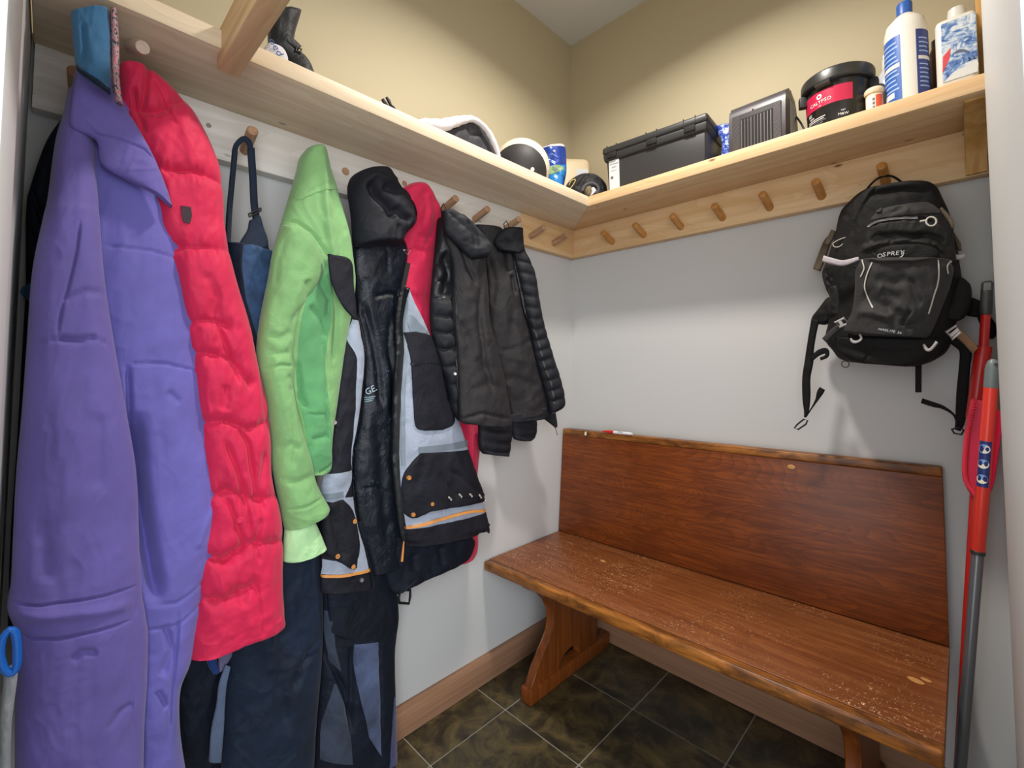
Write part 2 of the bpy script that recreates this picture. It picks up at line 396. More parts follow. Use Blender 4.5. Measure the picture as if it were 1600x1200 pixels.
# marker pen and paper scrap on the top rail
M_RED = mat('red_plastic', 'c5241f', .3); M_PWHITE = mat('white_plastic', 'dedfe2', .35)
pen = thing('marker_pen', 'white marker pen with red cap lying on the bench back rail', 'pen', (.33, -.083, .968))
def rod(name, a, b, prof, m, parent, seg=16):
    """lathe profile (r, fraction of the length) laid from a to b"""
    a, b = Vector(a), Vector(b); d = b - a
    bm = bmesh.new(); lathe(bm, [(r, f * d.length) for r, f in prof], seg)
    bmesh.ops.transform(bm, matrix=Matrix.Translation(a) @ d.to_track_quat('Z', 'Y').to_matrix().to_4x4(), verts=bm.verts[:])
    return fin(name, bm, m, parent)
pa, pb = Vector((.238, -.0845, .9755)), Vector((.386, -.079, .9775)); u_ = (pb - pa)
rod('cap', pa, pa + u_ * .38, [(0, 0), (.003, 0), (.0045, .25), (.0068, .5), (.0072, 1), (0, 1)], M_RED, pen)
rod('barrel', pa + u_ * .37, pb, [(0, 0), (.0066, 0), (.0066, .85), (.005, .95), (.0045, 1), (0, 1)], M_PWHITE, pen)
M_INK = mat('ink_black', '26262c', .5)
text('lettering', 'Sharpie', .0085, frame(pa + u_ * .62 + Vector((0, -.0052, .0046)), u_, (0, .7, .7)), M_INK, pen, .0002)
M_SCRAP = mat('scrap_paper', 'e8dcc0', .7)
bm = bmesh.new(); prism(bm, [(0, 0), (.008, .001), (.011, .012), (.006, .02), (-.002, .013)], 0, .0015, lambda u, v, h: (.143 + u, -.0925 - h, .947 + v)); setp(fin('paper_scrap', bm, M_SCRAP, None, loc=(.145, -.093, .955)), 'small cream scrap stuck to the bench top rail near the wall corner', 'scrap')

# ------------------------------------------------------------------ broom, dustpan, mop in the corner
M_REDP = mat('red_gloss', 'b5201c', .3); M_REDO = mat('red_orange_gloss', 'd8382a', .28); M_PINKP = mat('red_pan', 'c3123c', .35)
M_CAPB = mat('black_grip', '2b2b2a', .5); M_CAPG = mat('grey_grip', '6f7a7a', .4); M_GTUBE = mat('grey_tube', '6c6e72', .3, Metallic=.5)
M_LBL = mat('label_navy', '1d2f72', .45); M_LB = mat('label_sky', '7fa6e0', .45); M_LC = mat('label_cream', 'efe6cc', .45)
YB = -.125
def P(px, py, y): return hit(px, py, PY(y))
br = thing('broom', 'red broom handle with a black hanging cap, standing behind the grey mop', 'broom', (1.38, YB, 0))
t0, t1 = P(1540, 490, YB), P(1510, 1000, YB); dv = (t1 - t0).normalized(); bot = t0 + dv * ((t0.z - .012) / -dv.z)
def cyl(name, a, b, r, m, parent, r2=None, seg=20):
    L = (Vector(b) - Vector(a)).length; r2 = r2 or r; e = min(.003, L * .1) / L
    return rod(name, a, b, [(0, 0), (r - .001, 0), (r, e), (r2, 1 - e), (r2 - .001, 1), (0, 1)], m, parent, seg)
cyl('handle', bot, t0, .0105, M_REDP, br, .0098)
cp = cyl('cap', t0 + dv * .003, t0 - dv * .062, .0125, M_CAPB, br, .0118)
c0 = t0 - dv * .058; sx = Vector((1, 0, 0)); sx = (sx - dv * sx.dot(dv)).normalized()
bm = bmesh.new(); tube(bm, [c0 + sx * .0095, c0 + sx * .0095 - dv * .024, c0 + sx * .006 - dv * .028, c0 - sx * .006 - dv * .028, c0 - sx * .0095 - dv * .024, c0 - sx * .0095], .0026, 8); fin('hanging_loop', bm, M_CAPB, br)
cyl('sleeve', P(1537, 541, YB), P(1521, 655, YB), .0165, M_REDP, br)
# broom head resting on the floor, hidden behind the bench end
bm = bmesh.new(); bx(bm, bot.x - .015, bot.x + .09, YB - .02, YB + .02, 0, .05, .006); fin('broom_head', bm, M_REDP, br)
dp = thing('dustpan', 'red plastic dustpan with comb teeth clipped to the broom handle', 'dustpan', (1.46, YB - .02, .9))
pan = [(1519, 622), (1512, 660), (1506.5, 695), (1504.5, 735), (1509, 757), (1522, 776), (1541, 775), (1553, 757), (1562, 700), (1567, 655), (1560, 640), (1541, 628)]
plD = PA((1.46, YB - .022, 1), (-.25, -1, 0))
def slab(name, px, pl, th, m, parent, bev=.002, sm=40):
    n = pl[1]; q = spline(px + [px[0]], sm)[:-1]
    bm = bmesh.new(); P0 = [hit(x, y, pl) for x, y in q]
    a = [bm.verts.new(p) for p in P0]; b = [bm.verts.new(p + n * th) for p in P0]; k = len(P0)
    bm.faces.new(a); bm.faces.new(b[::-1])
    for i in range(k): bm.faces.new((a[i], b[i], b[(i + 1) % k], a[(i + 1) % k]))
    return fin(name, bm, m, parent)
slab('pan', pan, plD, .006, M_PINKP, dp)
M_PINKR = mat('red_pan_rim', 'd8344a', .35)
bm = bmesh.new(); q = spline([(1519, 625), (1512, 660), (1507, 695), (1505, 735), (1509.5, 756), (1523, 774)], 26)
tube(bm, [hit(x + 4, y, plD) + plD[1] * .008 for x, y in q], .0058, 8); fin('rim', bm, M_PINKR, dp)
for i in range(9):
    x, y = 1518.5 - i * 1.15, 630 + i * 4.3
    bm = bmesh.new(); p = hit(x + 3.6, y, plD) + plD[1] * .012; tube(bm, [p, p + Vector((.009, -.003, .002))], .0011, 6); fin('comb_tooth', bm, M_PINKR, dp)
YM = -.2
mp = thing('mop', 'grey mop pole with red sleeve, grey cap and blue picture label', 'mop', (1.37, YM, 0))
m0, m1 = P(1551.5, 566, YM), P(1506, 1135, YM); dm = (m1 - m0).normalized(); mb = m0 + dm * ((m0.z - .01) / -dm.z)
def md(py):  # point of the pole axis at picture row py
    s = (py - 566) / (1135 - 566); return P(1551.5 + (1506 - 1551.5) * s, py, YM)
cyl('pole', mb, md(862), .0118, M_GTUBE, mp)
cyl('collar', md(866), md(860), .0142, M_CAPB, mp)
cyl('grip_sleeve', md(861), md(603), .0136, M_REDO, mp)
rod('cap', md(606), md(561), [(0, 0), (.0138, 0), (.0142, .04), (.0140, .62), (.0128, .78), (.0095, .93), (.004, 1), (0, 1)], M_CAPG, mp)
bm = bmesh.new(); lathe(bm, [(0, -.002), (.0042, -.002), (.0042, .002), (0, .002)], 14, Matrix.Translation(md(570) + Vector((.006, -.0105, 0))) @ Matrix.Rotation(math.radians(75), 4, 'X')); fin('cap_hole', bm, M_INK, mp)
bm = bmesh.new(); bx(bm, mb.x - .02, mb.x + .1, YM - .022, YM + .022, 0, .045, .006); fin('mop_head', bm, M_CAPG, mp)
# label wrapped round the sleeve
la, lb = md(760), md(689); ld = (lb - la); Lq = ld.to_track_quat('Z', 'Y').to_matrix().to_4x4(); Lm = Matrix.Translation(la) @ Lq
to = Lq.inverted() @ (CAM - la).normalized(); a_c = math.atan2(to.y, to.x)
bm = bmesh.new(); lathe(bm, [(.0139, 0), (.0139, ld.length)], 16, Lm, a_c - 1.05, a_c + .75); lb_o = fin('label', bm, M_LBL, mp)
for k in range(3):
    s = (.17, .5, .83)[k]; a = a_c - .22
    for q, (r, m_) in enumerate(((.0118, M_LB), (.0110, M_LC))):
        vs = [(0, 0)]; n = 20
        for i in range(n + 1 if q == 0 else n // 2 + 1):
            th = 2 * math.pi * i / n + (0 if q == 0 else 2.6 + k * .9); vs.append((r * math.cos(th), r * math.sin(th)))
        rr = .01412 + q * .00025
        pts = [Lm @ Vector((rr * math.cos(a + u / rr), rr * math.sin(a + u / rr), s * ld.length + v)) for u, v in vs]
        bm = bmesh.new(); V_ = [bm.verts.new(p) for p in pts]
        for i in range(1, len(V_) - 1): bm.faces.new((V_[0], V_[i], V_[i + 1]))
        fin('label_picture', bm, m_, lb_o)
# ------------------------------------------------------------------ things on the back shelf
M_BLK = mat('black_plastic', '323233', .42); M_BLK2 = mat('black_plastic_matte', '2a2a2b', .55); M_DK = mat('dark_recess', '0f0f10', .8)
M_STK = mat('sticker', 'd4d6d8', .5); M_GREYTXT = mat('grey_print', '6a6c70', .6)
Z0 = TS
# storage box, turned a little
BXC = Vector((.565, -.135, Z0)); BM = Matrix.Translation(BXC) @ Matrix.Rotation(math.radians(3.6), 4, 'Z')
sbx = thing('storage_box', 'black plastic storage box with latched lid and white sticker on the back shelf', 'box', BXC)
def taper(bm, x0, x1, y0, y1, z0, z1, t, bev, M):
    q = []
    for z, s in ((z0, t), (z1, 0)):
        q += [(x0 + s, y0 + s, z), (x1 - s, y0 + s, z), (x1 - s, y1 - s, z), (x0 + s, y1 - s, z)]
    n = len(bm.verts); hexa(bm, q, bev, 3); bm.verts.ensure_lookup_table()
    bmesh.ops.transform(bm, matrix=M, verts=bm.verts[n:])
bm = bmesh.new(); taper(bm, -.208, .205, -.085, .085, 0, .158, .008, .006, BM); fin('body', bm, M_BLK, sbx)
bm = bmesh.new(); taper(bm, -.219, .214, -.097, .097, .142, .172, .005, .006, BM); fin('rim', bm, M_BLK2, sbx)
bm = bmesh.new(); taper(bm, -.2215, .2165, -.0995, .0995, .172, .204, -.0, .011, BM); lid = fin('lid', bm, M_BLK, sbx)
for x in (-.175, .0, .15):
    bm = bmesh.new(); bx(bm, x - .021, x + .021, -.1015, -.092, .150, .1735, .003); bmesh.ops.transform(bm, matrix=BM, verts=bm.verts[:]); fin('latch', bm, M_DK, sbx)
    for d in (-.022, .022):
        bm = bmesh.new(); bx(bm, x + d - .0012, x + d + .0012, -.1012, -.05, .174, .2052, .0006, 1); bmesh.ops.transform(bm, matrix=BM, verts=bm.verts[:]); fin('lid_rib', bm, M_BLK, lid)
bm = bmesh.new(); hexa(bm, [(-.195, -.0795, .004), (-.148, -.0795, .004), (-.148, -.079, .004), (-.195, -.079, .004), (-.195, -.0868, .142), (-.148, -.0868, .142), (-.148, -.084, .142), (-.195, -.084, .142)])
bmesh.ops.transform(bm, matrix=BM, verts=bm.verts[:]); st = fin('sticker', bm, M_STK, sbx, angle=20)
def flat_text(name, body, size, M, m, parent, dx, dz, y, **k): return text(name, body, size, M @ frame((dx, y, dz), (1, 0, 0), (0, 0, 1)), m, parent, .0002, **k)
flat_text('lettering', 'CONTAINER', .0072, BM, M_GREYTXT, st, -.1715, .126, -.0868); flat_text('lettering', 'BOX L', .0085, BM, M_GREYTXT, st, -.168, .112, -.086)
flat_text('lettering', 'storage with lid', .0045, BM, M_GREYTXT, st, -.1715, .098, -.0852)
bm = bmesh.new(); lathe(bm, [(0, 0), (.0065, 0), (.0065, .0006), (0, .0006)], 16, BM @ frame((-.182, -.0832, .07), (1, 0, 0), (0, 0, 1))); fin('round_mark', bm, M_GREYTXT, st)

# heater
M_HTR = mat('heater_plastic', '403d41', .38); M_GRL = mat('heater_grille', '2e2b2d', .6); M_SLAT = mat('heater_slat', '6a6464', .35, Metallic=.4)
HC = Vector((.955, -.165, Z0)); HM = Matrix.Translation(HC) @ Matrix.Rotation(math.radians(-2), 4, 'Z')
ht = thing('space_heater', 'dark grey ceramic space heater with louvred front beside the black bucket', 'heater', HC)
pr = [(-.062, .004), (-.068, .02), (-.063, .13), (-.055, .165), (-.035, .186), (-.005, .195), (.028, .185), (.055, .15), (.068, .09), (.07, .02), (.064, .004)]
def yz(u, v, h): return HM @ Vector((h, u, v))
bm = bmesh.new(); prism(bm, [tuple(p) for p in spline(pr, 34)], -.09, .088, yz, .006); fin('housing', bm, M_HTR, ht)
bm = bmesh.new(); prism(bm, [(-.0705, .012), (-.0665, .14), (-.062, .14), (-.066, .012)], -.078, .076, yz, .0012); gr = fin('grille', bm, M_GRL, ht)
bm = bmesh.new(); prism(bm, [(-.0722, .012), (-.0688, .122), (-.066, .122), (-.069, .012)], -.05, .052, yz, .001); gi = fin('louvre_recess', bm, M_DK, ht)
for i in range(10):
    x = -.045 + i * .0102
    bm = bmesh.new(); prism(bm, [(-.0745, .012), (-.0708, .118), (-.069, .118), (-.0725, .012)], x - (.0012 if i % 3 else .002), x + .0012, yz); fin('slat', bm, M_SLAT, gi)
bm = bmesh.new()
for i in range(26):
    z = .016 + i * .0047
    for s in (-1, 1):
        yy = -.0712 + (z - .012) * .031
        prism(bm, [(yy, z), (yy, z + .0022), (yy + .002, z + .0022), (yy + .002, z)], -.077 if s < 0 else .056, -.054 if s < 0 else .075, yz)
g2 = fin('grille_mesh', bm, M_SLAT, gr); g2['kind'] = 'stuff'
bm = bmesh.new(); lathe(bm, [(0, 0), (.003, 0), (.003, .0012), (0, .0012)], 10, HM @ frame((-.012, -.0655, .15), (1, 0, 0), (0, .3, 1))); fin('indicator_light', bm, mat('indicator_red', 'b04040', .4), ht)
M_STK2 = mat('sticker_grey', '8b949b', .4)
bm = bmesh.new(); prism(bm, [(-.02, .03), (-.02, .155), (.03, .15), (.035, .03)], .0885, .0892, yz); fin('rating_sticker', bm, M_STK2, ht)
M_CORD = mat('cord_grey', '55524f', .5)
bm = bmesh.new(); tube(bm, [HM @ Vector(p) for p in spline([(.06, .068, .16), (.09, .055, .12), (.115, .035, .06), (.125, .0, .004)], 14)], .0032, 8); fin('power_cord', bm, M_CORD, ht)

# bucket
M_BUC = mat('bucket_black', '1b1b1b', .3); M_BLID = mat('bucket_lid', '2a2a29', .35); M_BAND = mat('label_pink', 'c01f48', .4)
KC = Vector((1.165, -.142, Z0)); KM = Matrix.Translation(KC)
bk = thing('bucket', 'black lidded bucket with a pink band label on the back shelf', 'bucket', KC)
bm = bmesh.new(); lathe(bm, [(0, .001), (.078, .001), (.080, .006), (.0855, .15), (.0855, .168), (0, .168)], 48, KM); fin('tub', bm, M_BUC, bk)
bm = bmesh.new(); lathe(bm, [(0, .188), (.09, .188), (.0955, .184), (.0965, .18), (.0965, .152), (.0945, .150), (.0935, .148), (.087, .148), (0, .15)], 96, KM)
bm.verts.ensure_lookup_table()
for v in bm.verts:
    d = Vector((v.co.x - KC.x, v.co.y - KC.y, 0)); z = v.co.z - KC.z
    if .151 < z < .181 and d.length > .095:
        a = math.atan2(d.y, d.x); v.co += d.normalized() * (.0012 if int(round(a / (2 * math.pi) * 96)) % 2 else 0)
fin('lid', bm, M_BLID, bk)
bm = bmesh.new(); a_ = -math.pi / 2 - .25; lathe(bm, [(.0875, .140), (.0965, .150), (.0985, .150), (.0975, .140), (.0885, .136)], 14, KM, a_ - .22, a_ + .22); fin('pull_tab', bm, M_BLID, bk)
for a in (-2.75, -.05):
    bm = bmesh.new(); bx(bm, .083, .105, -.012, .012, .112, .147, .004); bmesh.ops.transform(bm, matrix=KM @ Matrix.Rotation(a, 4, 'Z'), verts=bm.verts[:]); fin('handle_lug', bm, M_BLK2, bk)
def rad(z): return .080 + (z - .006) * (.0055 / .144)
def arc(name, z0, z1, a0, a1, m, parent, KM=KM, off=.0006, rf=rad):
    bm = bmesh.new(); lathe(bm, [(rf(z0) + off, z0), (rf(z1) + off, z1)], 24, KM, a0, a1); return fin(name, bm, m, parent)
bnd = arc('label_band', .078, .128, -math.pi / 2 - 1.35, -math.pi / 2 + .62, M_BAND, bk)
def wtext(name, body, size, ang, z, m, parent, KM=KM, rf=rad, off=.0012, **k):
    """lettering wrapped round a lathe; ang from the front"""
    r = rf(z) + off; c = KM @ Vector((r * math.sin(ang), -r * math.cos(ang), z))
    return text(name, body, size, frame(c, (math.cos(ang), math.sin(ang), 0), (0, 0, 1)), m, parent, .0002, wrap=r, **k)
M_WTXT = mat('print_white', 'e6e6e6', .5)
wtext('lettering', 'CALYPSO', .0155, -.42, .095, M_WTXT, bnd, spacing=1.05); wtext('lettering', 'soft', .006, -.42, .0835, M_WTXT, bnd)
for r_, m_, o_ in ((.0082, M_WTXT, .0012), (.0034, M_BAND, .0018)):
    bm = bmesh.new(); r = rad(.112) + o_; lathe(bm, [(0, 0), (r_, 0)], 18, KM @ frame((r * math.sin(-.42), -r * math.cos(-.42), .112), (math.cos(-.42), math.sin(-.42), 0), (0, 0, 1))); fin('round_logo', bm, m_, bnd)
wtext('lettering', 'IG', .015, -.86, .066, M_WTXT, bk); wtext('lettering', 'SERIES', .0065, -.78, .055, M_WTXT, bk)
for i, w in enumerate((.062, .058, .064, .055, .048)):
    arc('print_line', .047 - i * .0058, .0492 - i * .0058, -math.pi / 2 - 1.0, -math.pi / 2 - 1.0 + w / .082, M_GREYTXT if i > 1 else M_WTXT, bk, off=.0008)
wtext('lettering', 'M&W', .011, .32, .036, M_WTXT, bk); wtext('lettering', 'NET', .006, .32, .047, M_WTXT, bk)

# bottles
M_WB = mat('bottle_white', 'dfdcd6', .35); M_BL = mat('bottle_label_blue', '2f5fb0', .4); M_BL2 = mat('bottle_label_navy', '2b3c82', .4)
M_LTXT = mat('print_pale_blue', '9db7e4', .5)
QC = Vector((1.335, -.168, Z0)); QM = Matrix.Translation(QC)
bt = thing('bottle', 'tall white bottle with blue printed label, left of the picture jug', 'bottle', QC)
bm = bmesh.new(); lathe(bm, [(0, 0), (.045, 0), (.0485, .004), (.0485, .235), (.043, .262), (.022, .285), (.016, .290), (0, .290)], 40, QM); fin('body', bm, M_WB, bt)
bm = bmesh.new(); lathe(bm, [(0, .290), (.018, .290), (.018, .322), (.016, .326), (0, .326)], 24, QM); fin('cap', bm, M_BL, bt)
rq = lambda z: .0485
la1 = arc('label', .012, .215, -math.pi / 2 - 1.6, -math.pi / 2 - .18, M_BL, bt, QM, .0004, rq)
la2 = arc('label', .012, .215, -math.pi / 2 + .52, -math.pi / 2 + 1.6, M_BL2, bt, QM, .0004, rq)
arc('label_stripe', .122, .134, -math.pi / 2 - 1.6, -math.pi / 2 - .25, M_WB, la1, QM, .0009, rq); arc('label_stripe', .128, .138, -math.pi / 2 + .6, -math.pi / 2 + 1.5, M_WB, la2, QM, .0009, rq)
arc('bar_code', .038, .054, -math.pi / 2 - 1.25, -math.pi / 2 - .55, M_STK, la1, QM, .0009, rq)
for i in range(14):
    z = .018 + i * .0135
    if .03 < z < .056 or .118 < z < .136: continue
    arc('print_line', z, z + .0045, -math.pi / 2 - 1.5, -math.pi / 2 - .3 - (i % 3) * .08, M_LTXT, la1, QM, .0008, rq)
for i in range(12):
    z = .05 + i * .0125
    if .12 < z < .14: continue
    arc('print_line', z, z + .0035, -math.pi / 2 + .65, -math.pi / 2 + 1.3 - (i % 2) * .1, M_LTXT, la2, QM, .0008, rq)
SC = Vector((1.262, -.19, Z0)); SM = Matrix.Translation(SC); rs = lambda z: .0205
pl_ = thing('pill_bottle', 'small cream bottle with an orange label in front of the bucket side', 'bottle', SC)
M_CREAM = mat('cream_plastic', 'e8cfae', .4); M_ORL = mat('label_orange', 'd8573a', .45)
bm = bmesh.new(); lathe(bm, [(0, 0), (.018, 0), (.02, .003), (.0205, .068), (.019, .075), (0, .075)], 26, SM); fin('body', bm, M_CREAM, pl_)
bm = bmesh.new(); lathe(bm, [(0, .075), (.0225, .075), (.0245, .082), (.0235, .088), (.02, .092), (0, .092)], 26, SM); fin('cap', bm, M_CREAM, pl_)
M_LBW = mat('label_white', 'e4ddd0', .5)
arc('label', .008, .066, -math.pi / 2 - 1.3, -math.pi / 2 + .25, M_LBW, pl_, SM, .0004, rs); arc('label', .008, .066, -math.pi / 2 + .25, -math.pi / 2 + 1.2, M_ORL, pl_, SM, .0004, rs)
for i in range(4): arc('print_block', .014 + i * .012, .022 + i * .012, -math.pi / 2 - .12, -math.pi / 2 + .15, M_GREYTXT, pl_, SM, .0008, rs)
VC = Vector((1.285, -.05, Z0)); VM = Matrix.Translation(VC)
vb = thing('spray_bottle', 'white spray bottle with a pale blue trigger behind the tall white bottle', 'bottle', VC)
bm = bmesh.new(); lathe(bm, [(0, 0), (.034, 0), (.036, .004), (.036, .15), (.026, .19), (.014, .21), (0, .21)], 28, VM); fin('body', bm, mat('bottle_frost', 'c3c6cf', .3), vb)
bm = bmesh.new(); lathe(bm, [(0, .21), (.015, .21), (.015, .24), (.01, .25), (0, .25)], 18, VM); bx(bm, VC.x - .012, VC.x + .05, VC.y - .01, VC.y + .01, Z0 + .23, Z0 + .258, .004); nz = fin('nozzle', bm, M_WB, vb)
bm = bmesh.new(); tube(bm, [VC + Vector(p) for p in ((.034, 0, .23), (.046, 0, .2), (.042, 0, .165), (.05, 0, .13))], .0055, 8); fin('trigger', bm, mat('trigger_blue', '6fb0d2', .35), vb)
EC = Vector((1.404, -.075, Z0)); EM = Matrix.Translation(EC)
tn = thing('spray_can', 'slim copper brown can squeezed between the white bottle and the jug', 'can', EC)
bm = bmesh.new(); lathe(bm, [(0, 0), (.023, 0), (.024, .003), (.024, .19), (.019, .205), (0, .205)], 26, EM); fin('body', bm, mat('can_brown', '5d3a2c', .3, Metallic=.5), tn)
bm = bmesh.new(); lathe(bm, [(0, .205), (.017, .205), (.017, .23), (0, .232)], 20, EM); fin('cap', bm, M_BLK, tn)
# jug with winter picture
JC = Vector((1.442, -.165, Z0))
M_JUG = mat('jug_frost', 'd5d3cc', .35)
M_PIC = mat('jug_picture', '9fb4cf', .45); t = NT(M_PIC); n = t.noise(t.coords((1, 1, 1.2)), 34, 5, .7, 1.2); t.color(t.ramp(n, [(.33, '1f3f86'), (.44, '5f83bb'), (.53, 'b8c6d6'), (.66, 'dfe2e2')]))
jg = thing('jug', 'clear white jug with a snowy blue picture label at the right end of the shelf', 'jug', JC)
bm = bmesh.new(); bx(bm, JC.x - .044, JC.x + .036, JC.y - .06, JC.y + .06, Z0 + .001, Z0 + .205, .014, 3); fin('body', bm, M_JUG, jg)
bm = bmesh.new(); lathe(bm, [(0, .2), (.03, .2), (.02, .225), (.018, .25), (0, .25)], 20, Matrix.Translation(JC)); fin('neck', bm, M_JUG, jg)
bm = bmesh.new(); bx(bm, JC.x - .032, JC.x + .0345, JC.y - .0612, JC.y - .0598, Z0 + .03, Z0 + .19, .0005, 1); pc = fin('label', bm, M_PIC, jg)
yj = JC.y - .0614
bm = bmesh.new(); prism(bm, [(-.032, .055), (-.03, .1), (-.014, .118), (-.018, .09), (-.026, .07)], 0, .0005, lambda u, v, h: (JC.x + u, yj - h, Z0 + v)); fin('red_figure', bm, mat('label_red', 'd0424a', .5), pc)
bm = bmesh.new(); prism(bm, [tuple(p) for p in spline([(-.03, .03), (-.01, .05), (.01, .055), (.0335, .06), (.0335, .031)], 16)], 0, .0003, lambda u, v, h: (JC.x + u, yj - h, Z0 + v)); fin('snow_bank', bm, mat('label_snow', 'cfd3d4', .5), pc)
bm = bmesh.new(); prism(bm, [tuple(p) for p in spline([(-.012, .098), (0, .106), (.012, .1), (.022, .088), (.012, .093), (0, .097)], 16)], 0, .0003, lambda u, v, h: (JC.x + u, yj - h, Z0 + v)); fin('hill', bm, mat('label_slate', '57627c', .5), pc)
text('lettering', '3 L', .0135, frame((JC.x + .024, yj - .0006, Z0 + .07), (1, 0, 0), (0, 0, 1)), M_INK, pc, .0002)
# narrow boards standing against the right wall behind the jug
wb = thing('wooden_board', 'narrow yellow pine board upright against the right wall behind the jug', 'board', (1.487, -.06, Z0))
box('board_face', (1.481, 1.493, -.13, -.03, Z0, Z0 + .42), M_PINE_Z, wb, .001)
box('end_strip', (1.479, 1.4935, -.146, -.131, Z0, Z0 + .42), M_PINE_Z, wb, .001)

# blue bag behind the box
M_BAG = mat('bag_blue', '3a5bc0', .35); t = NT(M_BAG); n = t.noise(t.coords(), 120, 3, .6, .5); t.color(t.ramp(n, [(.42, '2b449f'), (.56, '4d6fd0'), (.64, 'dfe3f0')]))
# ------------------------------------------------------------------ cloth: closed, padded shapes hung on a plane
_rng = np.random.default_rng(3)
_LAT = _rng.random((64, 64))
def vnoise(x, y, seed=0):
    x = np.asarray(x, float) + seed * 17.3; y = np.asarray(y, float) + seed * 7.9
    xi = np.floor(x).astype(int); yi = np.floor(y).astype(int); fx = x - xi; fy = y - yi
    fx = fx * fx * (3 - 2 * fx); fy = fy * fy * (3 - 2 * fy)
    g = lambda a, b: _LAT[a % 64, b % 64]
    return ((g(xi, yi) * (1 - fx) + g(xi + 1, yi) * fx) * (1 - fy) + (g(xi, yi + 1) * (1 - fx) + g(xi + 1, yi + 1) * fx) * fy) * 2 - 1
def fbm(x, y, seed=0, o=3):
    s = 0; a = 1; t = 0
    for k in range(o): s = s + a * vnoise(x * 2 ** k, y * 2 ** k, seed + k * 5); t += a; a *= .5
    return s / t
def pdist(px, py, poly):
    """distance to a polyline and the position along it (0..1)"""
    best = np.full(px.shape, 1e9); along = np.zeros(px.shape); P_ = np.array(poly, float)
    L = np.r_[0, np.cumsum(np.hypot(*np.diff(P_, axis=0).T))]
    for i in range(len(P_) - 1):
        ax, ay = P_[i]; bx_, by_ = P_[i + 1]; dx, dy = bx_ - ax, by_ - ay; q = dx * dx + dy * dy + 1e-9
        s = np.clip(((px - ax) * dx + (py - ay) * dy) / q, 0, 1); d = np.hypot(px - ax - s * dx, py - ay - s * dy)
        m = d < best; best[m] = d[m]; along[m] = ((L[i] + s * (L[i + 1] - L[i])) / L[-1])[m]
    return best, along
def nhit(px, py, pl, off=0):
    """numpy version of hit; off moves the plane along its normal"""
    p, n = pl
    a = (px - PX0) / FPX; b = (PY0 - py) / FPX
    d = np.stack([FW[i] + RT[i] * a + UP[i] * b for i in range(3)], -1)
    num = (Vector(p) - CAM).dot(n) + off
    t = num / (d @ np.array(n))
    return np.array(CAM) + d * t[..., None]
class Cloth: pass
ZMIN = [None]     # soft things lying on a shelf do not sink below it
